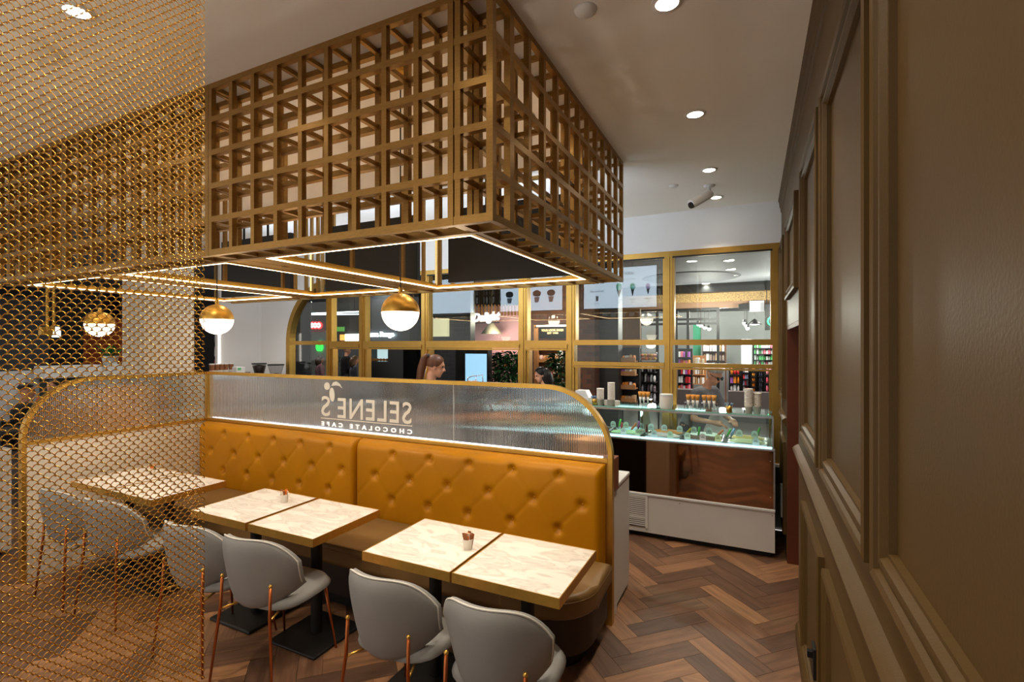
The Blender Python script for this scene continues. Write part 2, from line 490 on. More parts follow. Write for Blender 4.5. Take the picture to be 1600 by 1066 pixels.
# little latch on lower panel
lt = thing('cabinet_latch', 'small black latch low on the olive panelled wall', 'latch', (XW, 2.64, 0.36))
obj('latch_plate', B().box(XW - 0.012, XW, 2.60, 2.68, 0.33, 0.47, 0.002), M['black'], lt)
obj('latch_lever', B().box(XW - 0.034, XW - 0.012, 2.615, 2.64, 0.42, 0.45, 0.002), M['darkmetal'], lt)

# ------------------------------------------------------------------ glazed back wall
ZT = 2.87
MULL = [0.205, -0.837, -1.965, -2.601, -4.103, -5.245, -5.922]
ARX, ARR = -5.87, 0.99                  # arch centre and radius
ARZ = ZT - ARR
wallb = B().box(-7.5, XW, YG, YG + 0.12, ZT, ZC).box(-7.5, ARX - ARR, YG, YG + 0.12, 0, ZT)
pts = [(ARX - ARR, ZT), (ARX - ARR, ARZ)] + [(ARX - ARR * math.cos(a), ARZ + ARR * math.sin(a)) for a in [PI / 2 * k / 14 for k in range(1, 15)]]
wallb.prism(pts, 'y', YG, YG + 0.12)
wall_back = struct('wall_back', wallb, M['white'], 'white wall above and left of the gold framed windows')
SILL = 0.62
dw = struct('wall_low', B().box(ARX - ARR, XW, YG, YG + 0.12, 0, SILL), pbr('dwarf_wall', (70, 72, 66), 0.5), 'low dark wall below the windows')
struct('trim_3', B().box(ARX - ARR, XW - 0.02, YG - 0.06, YG + 0.16, SILL, SILL + 0.03, 0.004), M['lamwhite'], 'pale sill along the windows')
FW = 0.085                              # mullion face
FY0, FY1 = YG - 0.03, YG + 0.09
wn = 0
SB = SILL + 0.03
for i, (xr, xl) in enumerate(zip(MULL, MULL[1:])):
    wn += 1
    W = struct('window_%d' % wn, B().box(xl - FW / 2, xl + FW / 2, FY0, FY1, SB, ZT if i < 5 else ZT - 0.004).box(xl - FW / 6, xl + FW / 6, FY0 - 0.012, FY0, SB, ZT - 0.06), M['frame_gold'])
    W['label'] = 'gold framed shop window bay'
    if i == 0:
        obj('mullion', B().box(xr - 0.03, xr + 0.045, FY0, FY1, SB, ZT), M['frame_gold'], W)
    a, c = xl + FW / 2, xr - (FW / 2 if i else 0.03)
    obj('head_rail', B().box(a, c, FY0, FY1, ZT - 0.06, ZT), M['frame_gold'], W)
    obj('head_gap', B().box(a, c, FY0 - 0.004, FY0, ZT - 0.075, ZT - 0.058), M['black'], W)
    zt = 1.87 if i < 2 else 1.865
    obj('transom', B().box(a, c, FY0, FY1 - 0.02, zt - 0.03, zt + 0.03), M['frame_gold'], W)
    zs = 1.63 if i < 2 else 1.83
    sash = obj('sash_rail', B().box(a, c, FY0 - 0.02, FY0 + 0.03, zs - 0.03, zs + 0.015).box(a, c, FY0 - 0.01, FY0 + 0.02, zs - 0.055, zs - 0.035), M['frame_gold'], W)
    obj('window_pane', B().box(a, c, YG + 0.03, YG + 0.036, zt + 0.03, ZT - 0.06), GLASS, W)
    obj('inner_bead', B().box(a, a + 0.018, FY0 + 0.01, FY1, zt + 0.03, ZT - 0.06).box(c - 0.018, c, FY0 + 0.01, FY1, zt + 0.03, ZT - 0.06), M['frame_gold'], W)
    if i < 2:
        obj('window_pane', B().box(a, c, YG + 0.0, YG + 0.006, zs, zt - 0.03), GLASS, W)
    obj('side_stop', B().box(a, a + 0.04, FY0 + 0.02, FY1, SB, zs - 0.055).box(c - 0.03, c, FY0 + 0.02, FY1, SB, zs - 0.055), M['frame_gold'], W)
# arched end bay
wn += 1
W = struct('window_%d' % wn, B().sweep([(ARX - ARR + 0.04, YG + 0.03, SB)] + [(ARX - ARR + 0.04, YG + 0.03, ARZ)] + [(ARX - (ARR - 0.04) * math.cos(a), YG + 0.03, ARZ + (ARR - 0.04) * math.sin(a)) for a in [PI / 2 * k / 20 for k in range(1, 21)]],
        [(-0.04, -0.06), (0.04, -0.06), (0.04, 0.06), (-0.04, 0.06)], (0, 1, 0)), M['frame_gold'])
W['label'] = 'gold framed window bay with a rounded top corner'
a, c = ARX - ARR + 0.08, MULL[-1] - FW / 2
obj('transom', B().box(a, c, FY0, FY1 - 0.02, 1.84, 1.90), M['frame_gold'], W)
pts = [(a, 1.9), (c, 1.9), (c, ZT - 0.08)] + [(ARX - (ARR - 0.08) * math.cos(t), ARZ + (ARR - 0.08) * math.sin(t)) for t in [PI / 2 * k / 14 for k in range(13, 0, -1)]]
obj('window_pane', B().prism(pts, 'y', YG + 0.03, YG + 0.036), GLASS, W)
obj('window_pane', B().box(a, c, YG + 0.03, YG + 0.036, SB, 1.84), GLASS, W)
# left return wall with lit edge, white column
struct('wall_left', B().box(-7.62, -7.5, 4.93, YG + 0.12, 0, ZC), M['white'], 'short white return wall left of the arched window')
tag(obj('edge_light', B().box(-7.50, -7.482, 4.90, 4.928, 0.9, 2.05), glow('edge_glow', (255, 244, 232), 3.0)), 'lit vertical strip on the edge of the white return wall', 'light strip')
colm = B().box(-7.5, -6.98, 3.6, 4.22, 0, ZC)
struct('column', colm, M['cream'], 'square cream column at the left of the cafe')

# ================================================================== CEILING FITTINGS
def downlight(x, y, power, label, col=WARM, z=ZC, size=1.75, group='recessed ceiling downlights', r=0.048):
    t = thing('downlight', label, 'downlight', (x, y, z), 0, group)
    obj('trim_ring', B().lathe([(r, -0.0), (r + 0.018, -0.0), (r + 0.016, -0.006), (r, -0.008)], (0, 0, 0), 20, cap=False), M['white'], t, world=False, smooth=True)
    obj('lamp', B().lathe([(0, -0.004), (r, -0.004), (r, -0.001), (0, -0.001)], (0, 0, 0), 20), M['downlight'], t, world=False)
    if power: spot('downlight_beam', (0, 0, -0.02), power, col, size, 0.7, t, 0.045)
    return t
for i, (y, lab) in enumerate(((0.0, 'round downlight above the aisle behind the camera'), (1.07, 'round downlight over the aisle near the panelled wall'), (2.17, 'largest round downlight at the top edge beside the lattice canopy'),
                          (3.296, 'round downlight in the aisle ceiling just beyond the smoke detector'), (4.40, 'round downlight in the ceiling just before the security camera'), (5.25, 'round downlight in the ceiling behind the security camera'))):
    downlight(-0.329, y, (34, 38, 48, 52, 50, 40)[i], lab)
downlight(-2.643, 1.096, 52, 'round downlight seen through the gold wire mesh')
downlight(-1.35, 1.0, 46, 'round downlight over the chairs in front of the canopy')
downlight(-4.0, 1.1, 52, 'round downlight over the far left chairs')
for x, lab in ((-1.30, 'downlight inside the canopy above the nearest tables'), (-2.05, 'downlight inside the canopy seen through its lattice'), (-3.47, 'downlight inside the canopy between the cross beams'), (-4.95, 'downlight inside the canopy above the far left tables')):
    downlight(x, 2.85, 31, lab)
downlight(-2.2, 4.75, 75, 'downlight above the middle of the service aisle', NEUT)
downlight(-4.2, 4.75, 75, 'downlight above the left part of the service aisle', NEUT)
downlight(-6.2, 4.75, 60, 'downlight in front of the arched window', NEUT)
tag(obj('smoke_detector', B().lathe([(0, -0.03), (0.02, -0.028), (0.045, -0.012), (0.05, 0.0), (0, 0)], (-0.653, 2.06, ZC), 24), M['white'], smooth=True), 'round white detector on the ceiling near the canopy', 'detector')
tag(obj('sprinkler_cap', B().lathe([(0, -0.012), (0.035, -0.010), (0.042, 0), (0, 0)], (-0.654, 4.70, ZC), 20), M['white'], smooth=True), 'flat white disc on the ceiling left of the security camera', 'sprinkler cover')
tag(obj('ceiling_vent', B().lathe([(0, -0.012), (0.11, -0.012), (0.15, -0.004), (0.15, 0), (0, 0)], (-3.2, 1.12, ZC), 28), M['ceil'], smooth=True), 'pale round vent on the ceiling behind the wire mesh', 'vent')
cc = Vector((-0.36, 4.84, ZC))
cm = thing('security_camera', 'white bullet security camera hanging from the ceiling', 'camera', cc)
obj('base_plate', B().lathe([(0, -0.014), (0.045, -0.012), (0.05, 0), (0, 0)], cc, 20), M['bronzemirrorpost'], cm, smooth=True)
obj('bracket', B().tube([cc + Vector((0, 0, -0.01)), cc + Vector((0, 0, -0.085))], 0.014, 10).ball(cc + Vector((-0.005, -0.005, -0.09)), 0.018), M['bronzemirrorpost'], cm, smooth=True)
dcam = Vector((-0.55, -0.62, -0.46)).normalized()
p0 = cc + Vector((0.015, 0.01, -0.075)); p1 = p0 + dcam * 0.25
body = obj('housing', B().tube([p0, p0 + dcam * 0.01, p1], [0.026, 0.036, 0.036], 16), M['bronzemirrorpost'], cm, angle=0.6)
obj('sunshield', B().tube([p0 + dcam * 0.03 + Vector((0, 0, 0.012)), p1 + dcam * 0.022 + Vector((0, 0, 0.012))], 0.038, 16), M['white'], cm, angle=0.6)
obj('lens', B().tube([p1 - dcam * 0.001, p1 + dcam * 0.024], 0.030, 16), M['blackgloss'], cm, angle=0.6)

# ================================================================== LATTICE CANOPY
CX0, CX1, CY0, CY1, CZ = -5.72, -0.93, 1.728, 3.93, 2.345
TH = 0.186; BW = 0.03
canopy = thing('lattice_canopy', 'large bronze open lattice canopy hanging from the ceiling over the tables', 'canopy', (CX1, CY0, CZ))
co = canopy.location
levels = [CZ + BW / 2 + k * (ZC - CZ - BW) / 5 for k in range(6)]
def unit_bar(name, ln, axis, wdt):
    h = wdt / 2
    b = B()
    if axis == 'z': b.box(-h, h, -h, h, 0, ln)
    elif axis == 'x': b.box(0, ln, -h, h, -h, h)
    else: b.box(-h, h, 0, ln, -h, h)
    return b.mesh(name, M['bronze'])
post_me = unit_bar('post', ZC - CZ, 'z', BW)
thin_post = unit_bar('vertical_bar', ZC - CZ - 0.004, 'z', BW * 0.9)
cross_y = unit_bar('cross_bar', TH - BW, 'y', 0.022)
cross_x = unit_bar('cross_bar', TH - BW, 'x', 0.022)
pitch = 1.617 / 9
front_x = [CX1 - BW / 2, CX1 - TH + BW / 2 + 0.004]
xm = CX1 - TH - BW / 2
bounds = [CX1 - TH, -2.733, -4.35, CX0]
xs = []
for a, c in zip(bounds, bounds[1:]):
    n = max(1, round((a - c) / pitch))
    seg = [a - BW / 2 + (c - a + BW) * k / n for k in range(n + 1)]
    xs.append(seg)
for li, yy in enumerate((CY0 + BW / 2, CY0 + TH - BW / 2)):
    for x in front_x + [v for s_ in xs for v in s_]:
        link('vertical_bar', thin_post if x not in (front_x[0],) else post_me, canopy, Vector((x, yy, CZ + 0.002)) - co)
    segs = [(CX1 - TH, CX1)] + [(c, a) for a, c in zip(bounds, bounds[1:])]
    for a, c in segs:
        ln = c - a
        me = unit_bar('rail', ln - 0.002, 'x', BW)
        for z in levels:
            link('rail', me, canopy, Vector((a + 0.001, yy, z)) - co, scale=(1, 0.96, 1 if z != levels[0] else 1.15))
for x in front_x + [v for s_ in xs for v in s_]:
    for z in levels:
        link('cross_bar', cross_y, canopy, Vector((x, CY0 + BW, z)) - co)
# right side wall
ys = [CY0 + TH + (CY1 - CY0 - TH - BW / 2) * k / 11 for k in range(12)]
for xx in (CX1 - BW / 2, CX1 - TH + BW / 2):
    for y in ys: link('vertical_bar', thin_post, canopy, Vector((xx, y, CZ + 0.002)) - co)
    me = unit_bar('rail', CY1 - CY0 - BW - 0.004, 'y', BW)
    for z in levels: link('rail', me, canopy, Vector((xx, CY0 + BW + 0.001, z)) - co, scale=(0.96, 1, 1))
for y in ys:
    for z in levels[:1] + levels[1::2]: link('cross_bar', cross_x, canopy, Vector((CX1 - TH + BW, y, z)) - co)
# back wall: bottom and top ladders, posts between the screens
me = unit_bar('rail', CX1 - CX0 - TH - 0.01, 'x', BW)
for yy in (3.70, CY1 - BW / 2):
    for z in (levels[0], levels[-1]): link('rail', me, canopy, Vector((CX0, yy, z)) - co)
SCR = [(-2.45, -1.29), (-3.95, -2.79), (-5.62, -4.46)]
for x in (-1.2, -2.53, -2.71, -4.04, -4.21, -4.37, CX0 + 0.02):
    for yy in (3.70, CY1 - BW / 2): link('vertical_bar', thin_post, canopy, Vector((x, yy, CZ + 0.002)) - co)
for k in range(26):
    x = CX0 + 0.1 + (CX1 - TH - CX0 - 0.14) * k / 25
    link('cross_bar', unit_bar('cross_bar', CY1 - BW - 3.715, 'y', 0.022) if k == 0 else me2, canopy, Vector((x, 3.715, levels[0])) - co) if k else None
    if k == 0:
        me2 = unit_bar('cross_bar', CY1 - BW - 3.715, 'y', 0.022); link('cross_bar', me2, canopy, Vector((x, 3.715, levels[0])) - co)
# inner LED channels: perimeter of each bay and the two cross beams
BAYS = [(-2.56, -1.13), (-4.075, -2.87), (-5.52, -4.345)]
Y_I0, Y_I1 = CY0 + TH, 3.685
def flat(name, x0, x1, y0, y1, z0, z1, mat, bev=0.0):
    return obj(name, B().box(x0, x1, y0, y1, z0, z1, bev), mat, canopy)
for bi, (a, c) in enumerate(BAYS):
    zb = CZ + 0.002
    flat('led_channel', a, c, Y_I0 + 0.001, Y_I0 + 0.028, zb, zb + 0.03, M['brass_satin'])
    flat('led_channel', a, c, Y_I1 - 0.028, Y_I1 - 0.001, zb, zb + 0.03, M['brass_satin'])
    flat('led_channel', a, a + 0.027, Y_I0 + 0.028, Y_I1 - 0.028, zb, zb + 0.03, M['brass_satin'])
    flat('led_channel', c - 0.027, c, Y_I0 + 0.028, Y_I1 - 0.028, zb, zb + 0.03, M['brass_satin'])
    ox = 0.008
    r0, r1, q0, q1 = a + 0.027, c - 0.027, Y_I0 + 0.028, Y_I1 - 0.028
    flat('led_strip', r0, r1, q0, q0 + ox, zb - 0.001, zb + 0.006, M['led'])
    flat('led_strip', r0, r1, q1 - ox, q1, zb - 0.001, zb + 0.006, M['led'])
    flat('led_strip', r0, r0 + ox, q0 + ox, q1 - ox, zb - 0.001, zb + 0.006, M['led'])
    flat('led_strip', r1 - ox, r1, q0 + ox, q1 - ox, zb - 0.001, zb + 0.006, M['led'])
for (a0, c0), (a1, c1) in zip(BAYS, BAYS[1:]):
    lo, hi = c1 + 0.001, a0 - 0.001; mid = (lo + hi) / 2
    flat('cross_beam', lo, mid - 0.006, Y_I0 + 0.001, Y_I1 - 0.001, CZ + 0.006, CZ + 0.05, M['brass_satin'])
    flat('cross_beam', mid + 0.006, hi, Y_I0 + 0.001, Y_I1 - 0.001, CZ + 0.006, CZ + 0.05, M['brass_satin'])
flat('led_channel', CX0 + 0.03, BAYS[2][0] - 0.001, Y_I0 + 0.001, Y_I1 - 0.001, CZ + 0.006, CZ + 0.04, M['brass_satin'])
for y in (Y_I0 + 0.3, Y_I0 + 0.9, Y_I0 + 1.5):
    for x in (-2.715, -4.21): link('vertical_bar', thin_post, canopy, Vector((x, y, CZ + 0.002)) - co)

# menu screens on the far face of the canopy, facing the windows
scrm = glow('screen_glow', (206, 222, 240), 6.5)
ink = pbr('screen_ink', (120, 130, 142), 0.6, emit=(120, 130, 142), estr=1.6)
inkg = pbr('screen_green', (90, 190, 160), 0.6, emit=(90, 190, 160), estr=3)
inkv = pbr('screen_lilac', (190, 170, 215), 0.6, emit=(190, 170, 215), estr=3.6)
inkd = pbr('screen_dark', (60, 70, 80), 0.6, emit=(60, 70, 80), estr=0.8)
ZS0, ZS1, YS = 2.40, 3.05, 3.76
for si, ((a, c), lab) in enumerate(zip(SCR, ('black menu screen nearest the aisle showing ice cream cones', 'black menu screen in the middle of the canopy showing sundaes', 'black menu screen at the left end of the canopy'))):
    t = thing('menu_screen', lab, 'screen', ((a + c) / 2, YS, ZS0), 0, 'menu screens behind the canopy')
    obj('screen_housing', B().box(a, c, YS - 0.05, YS, ZS0, ZS1, 0.004), M['black'], t)
    dsp = obj('display', B().box(a + 0.014, c - 0.014, YS, YS + 0.004, ZS0 + 0.014, ZS1 - 0.014), scrm, t)
    obj('hanger', B().tube([((a + c) / 2 - 0.2, YS - 0.03, ZS1), ((a + c) / 2 - 0.2, YS - 0.03, ZC)], 0.012).tube([((a + c) / 2 + 0.2, YS - 0.03, ZS1), ((a + c) / 2 + 0.2, YS - 0.03, ZC)], 0.012), M['darkmetal'], t)
    off = -dsp.parent.location
    def scr_text(s, x, z, size, mat=ink):
        me = text_mesh(s, size, mat, 0.0008, 0, 0, 1.0, 'CENTER', text_frame(Vector((x, YS + 0.006, z)) + off, (-1, 0, 0)))
        link('screen_text', me, dsp)
    def scr_poly(pts, mat):
        obj('screen_picture', B().prism(pts, 'y', YS + 0.0045, YS + 0.006), mat, dsp)
    w_ = c - a
    if si == 0:
        scr_text('GELATO', a + w_ * 0.60, ZS0 + 0.52, 0.062)
        scr_text('CUP - CONE', a + w_ * 0.64, ZS0 + 0.44, 0.03)
        for kx, sc, mt in ((0.50, 1.15, inkg), (0.68, 1.0, inkg), (0.88, 0.85, inkv)):
            cx = a + w_ * kx; cz = ZS0 + 0.30
            scr_poly([(cx - 0.03 * sc, cz), (cx + 0.03 * sc, cz), (cx, cz - 0.12 * sc)], inkd)
            scr_poly([(cx + 0.04 * sc * math.cos(t_) , cz + 0.035 * sc + 0.05 * sc * math.sin(t_)) for t_ in [2 * PI * k / 14 for k in range(14)]], mt)
            if mt is inkg: scr_poly([(cx + 0.02 * sc + 0.025 * sc * math.cos(t_), cz + 0.02 * sc + 0.03 * sc * math.sin(t_)) for t_ in [2 * PI * k / 12 for k in range(12)]], inkv)
            scr_text('SCOOP', cx, ZS0 + 0.13, 0.03); scr_text('$6', cx, ZS0 + 0.085, 0.034)
        scr_text('TAKE HOME', a + w_ * 0.2, ZS0 + 0.27, 0.04); scr_text('1 LITRE', a + w_ * 0.2, ZS0 + 0.08, 0.03)
        scr_poly([(a + w_ * 0.2 - 0.018, ZS0 + 0.13), (a + w_ * 0.2 + 0.018, ZS0 + 0.13), (a + w_ * 0.2 + 0.024, ZS0 + 0.21), (a + w_ * 0.2 - 0.024, ZS0 + 0.21)], ink)
    elif si == 1:
        for kx, mt in ((0.16, inkd), (0.38, inkg), (0.60, inkd), (0.82, inkd)):
            cx = a + w_ * kx; cz = ZS0 + 0.30
            scr_poly([(cx + 0.075 * math.cos(t_), cz + 0.055 * math.sin(t_)) for t_ in [2 * PI * k / 14 for k in range(14)]], mt)
            scr_poly([(cx - 0.05, cz - 0.06), (cx + 0.05, cz - 0.06), (cx + 0.03, cz - 0.15), (cx - 0.03, cz - 0.15)], ink)
    else:
        for kx in (0.2, 0.4, 0.6): scr_text('COFFEE', a + w_ * kx, ZS0 + 0.4, 0.035)

# pendants
def pendant(x, y, z, d, lab):
    t = thing('globe_pendant', lab, 'pendant lamp', (x, y, ZC), 0, 'brass and opal globe pendants')
    zz = z - ZC; r = d / 2
    obj('ceiling_rose', B().lathe([(0, -0.025), (0.045, -0.022), (0.05, 0), (0, 0)], (0, 0, 0), 20), M['brass_satin'], t, world=False, smooth=True)
    obj('cord', B().tube([(0, 0, -0.02), (0, 0, zz + r + 0.015)], 0.0035, 6), M['black'], t, world=False)
    n = 16
    sh = obj('brass_shade', B().lathe([(0.012, r + 0.03), (0.012, r + 0.005)] + [(max(0.012, r * math.sin(PI / 2 * k / n)), r * math.cos(PI / 2 * k / n)) for k in range(1, n + 1)], (0, 0, zz), 32, cap=False), M['brass_satin'], t, world=False, smooth=True)
    obj('opal_diffuser', B().lathe([(r * 0.985 * math.cos(PI / 2 * k / n), -r * 0.985 * math.sin(PI / 2 * k / n)) for k in range(n)] + [(0, -r * 0.985)], (0, 0, zz), 32), M['lampwhite'], t, world=False, smooth=True)
    plight('pendant_light', (0, 0, zz - r - 0.06), 9, NEUT, t, 0.09)
pendant(-1.68, 2.09, 2.02, 0.2, 'globe pendant with brass top hanging nearest, above the tufted seat')
pendant(-3.21, 2.09, 2.015, 0.2, 'globe pendant with brass top at the edge of the wire mesh')
pendant(-4.68, 2.09, 2.01, 0.2, 'globe pendant with brass top hanging behind the wire mesh')

for x, y, lab in ((-2.3, -0.7, 'added opal globe pendant out of view over the front of the cafe'), (-4.6, -0.5, 'added opal globe pendant out of view over the front left of the cafe')):  # unseen pendants behind the camera, added to brighten the ceiling
    t = thing('added_opal_pendant', lab, 'pendant lamp', (x, y, ZC), 0, 'added opal globe pendants behind the camera')
    obj('ceiling_rose', B().lathe([(0, -0.025), (0.045, -0.022), (0.05, 0), (0, 0)], (0, 0, 0), 20), M['brass_satin'], t, world=False, smooth=True)
    obj('cord', B().tube([(0, 0, -0.02), (0, 0, -0.70)], 0.0035, 6), M['black'], t, world=False)
    obj('fill_globe', B().ball((0, 0, -0.85), 0.15, 24), glow('opal_fill_glow', (255, 236, 208), 14), t, world=False, smooth=True)

# ================================================================== BANQUETTE
YB = 3.19
bq = thing('banquette', 'long mustard tufted leather banquette with brown seat under the fluted glass', 'banquette', (-2.95, 2.9, 0))
def cushion(x0, x1, z0, z1, rows):
    nx = int((x1 - x0) / 0.014); nz = int((z1 - z0) / 0.014)
    X = np.linspace(x0, x1, nx + 1); Z = np.linspace(z0, z1, nz + 1)
    gx, gz = np.meshgrid(X, Z, indexing='ij')
    ex = np.minimum(gx - x0, x1 - gx); ez = np.minimum(gz - z0, z1 - gz)
    def rnd(e, r): 
        t_ = np.clip(e / r, 0, 1); return np.sqrt(np.clip(1 - (1 - t_) ** 2, 0, 1))
    th = 0.025 + 0.085 * rnd(ex, 0.045) * rnd(ez, 0.07)
    btn = []
    for zr, xr in rows:
        for xb in xr: btn.append((xb, zr))
    dim = np.zeros_like(gx); cre = np.zeros_like(gx)
    for xb, zb in btn:
        d2 = (gx - xb) ** 2 + (gz - zb) ** 2
        dim = np.maximum(dim, np.exp(-d2 / (2 * 0.020 ** 2)))
    for xb, zb in btn:
        for sx in (-1, 1):
            dx, dz = sx * 0.1745, -0.18
            if zb < rows[-1][0] + 0.01: dx, dz = dx, -0.3
            L2 = dx * dx + dz * dz
            t_ = np.clip(((gx - xb) * dx + (gz - zb) * dz) / L2, 0, 1)
            d2 = (gx - xb - t_ * dx) ** 2 + (gz - zb - t_ * dz) ** 2
            cre = np.maximum(cre, np.exp(-d2 / (2 * 0.007 ** 2)) * (1.0 if sx < 0 else 0.35))
    # plump pillows between the buttons
    y = YB - th + 0.036 * dim + 0.0045 * cre
    b = B(); bm = b.bm
    v = [[bm.verts.new((gx[i, j], y[i, j], gz[i, j])) for j in range(nz + 1)] for i in range(nx + 1)]
    for i in range(nx):
        for j in range(nz): bm.faces.new((v[i][j], v[i + 1][j], v[i + 1][j + 1], v[i][j + 1]))
    ring = [v[i][0] for i in range(nx + 1)] + [v[nx][j] for j in range(1, nz + 1)] + [v[i][nz] for i in range(nx - 1, -1, -1)] + [v[0][j] for j in range(nz - 1, 0, -1)]
    back = [bm.verts.new((q.co.x, YB, q.co.z)) for q in ring]
    for k in range(len(ring)):
        k2 = (k + 1) % len(ring); bm.faces.new((ring[k], ring[k2], back[k2], back[k]))
    bm.faces.new(back)
    c = obj('backrest', b, M['leather'], bq, smooth=True)
    for xb, zb in btn:
        bb = B().ball((0, 0, 0), 0.0125, 10, (1, 0.55, 1))
        o_ = obj('button', bb, M['leather'], c, smooth=True, world=False)
        o_.location = Vector((xb, YB - 0.0735, zb)) - bq.location
    return c
cushion(-2.955, -0.872, 0.10, 1.062, [(0.98, [-1.16 - 0.35 * k for k in range(5)]), (0.80, [-1.005 - 0.347 * k for k in range(6)]), (0.62, [-1.17 - 0.35 * k for k in range(5)])])
cushion(-5.045, -2.965, 0.10, 1.062, [(0.98, [-3.235 - 0.35 * k for k in range(5)]), (0.80, [-3.10 - 0.347 * k for k in range(6)]), (0.62, [-3.25 - 0.35 * k for k in range(5)])])
def rounded_plan(x0, x1, y0, y1, r, n=8):
    """plan with the front right corner rounded"""
    p = [(x0, y0), (x1 - r, y0)]
    p += [(x1 - r + r * math.sin(PI / 2 * k / n), y0 + r - r * math.cos(PI / 2 * k / n)) for k in range(1, n + 1)]
    return p + [(x1, y1), (x0, y1)]
def slab(plan_in, z0, z1, bev):
    b = B(); b.prism(plan_in, 'z', z0, z1)
    if bev:
        es = [e for e in b.bm.edges if abs(e.verts[0].co.z - e.verts[1].co.z) < 1e-6]
        bmesh.ops.bevel(b.bm, geom=es, offset=bev, segments=4, profile=0.5, affect='EDGES')
    return b
obj('seat', slab(rounded_plan(-5.04, -0.80, 2.50, 3.075, 0.26), 0.33, 0.47, 0.035), M['leather_brown'], bq, angle=0.7)
pl = rounded_plan(-5.04, -0.803, 2.497, 3.07, 0.263)
obj('seat_piping', B().tube([(x, y, 0.434) for x, y in pl[:-1]], 0.0045, 6), M['leather_brown'], bq, smooth=True)
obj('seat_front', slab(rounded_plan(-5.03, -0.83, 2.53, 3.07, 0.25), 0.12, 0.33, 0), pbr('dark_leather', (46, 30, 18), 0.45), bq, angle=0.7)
obj('plinth', slab(rounded_plan(-5.02, -0.90, 2.62, 3.07, 0.2), 0.0, 0.12, 0), M['black'], bq, angle=0.7)

# glass partition above the banquette
part = thing('glass_partition', 'long gold framed fluted glass partition with a rounded end above the mustard banquette', 'partition', (-2.95, 3.22, 0))
PX0, PX1, PZB, PZT = -5.08, -0.845, 1.08, 1.553
R_ = PZT - PZB - 0.01
def arch_top(n=16):
    return [(PX1 - R_ + R_ * math.sin(PI / 2 * k / n), PZT - R_ + R_ * math.cos(PI / 2 * k / n)) for k in range(n + 1)]
YP0, YP1 = 3.195, 3.245
path = [(PX0, 3.22, PZT)] + [(x, 3.22, z) for x, z in arch_top()] + [(PX1, 3.22, 0.0)]
obj('frame', B().sweep(path, [(-0.014, -0.025), (0.014, -0.025), (0.014, 0.025), (-0.014, 0.025)], (0, 1, 0)), M['brass_satin'], part, angle=0.6)
obj('bottom_rail', B().box(PX0 + 0.02, PX1 - 0.014, YP0, YP1, PZB - 0.018, PZB + 0.012, 0.003), M['brass_satin'], part)
obj('corner_post', B().box(PX0 - 0.025, PX0 + 0.02, YP0, YP1, 0, PZT - 0.014), M['brass_satin'], part)
obj('core_panel', B().box(PX0 + 0.02, PX1 - 0.014, YP0 + 0.002, YP1 - 0.002, 0.0, PZB - 0.018), M['brass_satin'], part)
def flute_panel(a, c, ztop, zbot, y, pitchf=0.0125, seg=6, amp=0.0032, th=0.006, along='x', const=0.0):
    b = B(); bm = b.bm
    n = int(round((c - a) / pitchf)); F = []; K = []
    for i in range(n * seg + 1):
        t_ = i / seg; x = a + (c - a) * t_ / n
        d = amp * abs(math.sin(PI * t_)) 
        zt = ztop(x)
        def P_(off, z): return (x, y + off, z) if along == 'x' else (y + off, x, z)
        F.append((bm.verts.new(P_(-th / 2 - d, zbot)), bm.verts.new(P_(-th / 2 - d, zt))))
        K.append((bm.verts.new(P_(th / 2, zbot)), bm.verts.new(P_(th / 2, zt))))
    for i in range(n * seg):
        bm.faces.new((F[i][0], F[i + 1][0], F[i + 1][1], F[i][1])); bm.faces.new((K[i][0], K[i][1], K[i + 1][1], K[i + 1][0]))
        bm.faces.new((F[i][1], F[i + 1][1], K[i + 1][1], K[i][1])); bm.faces.new((F[i][0], K[i][0], K[i + 1][0], F[i + 1][0]))
    bm.faces.new((F[0][0], F[0][1], K[0][1], K[0][0])); bm.faces.new((F[-1][0], K[-1][0], K[-1][1], F[-1][1]))
    return b
def gtop(x):
    if x < PX1 - R_: return PZT - 0.013
    q = x - (PX1 - R_); r = R_ - 0.013
    return PZT - R_ + math.sqrt(max(0, r * r - q * q))
g1 = obj('glass_panel', flute_panel(PX0 + 0.021, -2.075, gtop, PZB + 0.013, 3.22), FLUTED, part, angle=0.5)
g2 = obj('glass_panel', flute_panel(-2.07, PX1 - 0.016, gtop, PZB + 0.013, 3.22), FLUTED, part, angle=0.5)
obj('led_strip', B().box(PX0 + 0.05, PX1 - 0.06, 3.230, 3.240, PZB + 0.013, PZB + 0.019), M['ledcold'], part)
obj('glass_joint', B().box(-2.074, -2.071, 3.212, 3.228, PZB + 0.013, PZT - 0.014), M['bronzemirrorpost'], part)
# lettering, on the counter side, so it reads reversed from the seats
lm1 = pbr('sign_cream', (222, 214, 196), 0.5, emit=(222, 214, 196), estr=0.10)
lm2 = pbr('sign_white', (245, 245, 245), 0.4, emit=(250, 250, 250), estr=0.5)
YL = 3.2105
off = -part.location
sgx0 = -2.462
def sign_text(s, w_target, x, z, size, bold, mat, sp=1.0):
    me = text_mesh(s, size, mat, 0.002, bold, 0, sp, 'LEFT', None)
    xs_ = [v.co.x for v in me.vertices]; k = w_target / (max(xs_) - min(xs_))
    me.transform(Matrix.Diagonal((k, 1, 1, 1)))
    me.transform(text_frame(Vector((x, YL, z)) + off, (-1, 0, 0)))
    return link('sign_lettering', me, g1)
sign_text('SELENE', 0.80, sgx0, 1.208, 0.25, 0.002, lm1, 1.12)
sign_text('S', 0.105, -3.352, 1.215, 0.25, 0.002, lm1)
sign_text('CHOCOLATE CAFE', 1.0, sgx0, 1.126, 0.050, 0.0016, lm2, 1.9)
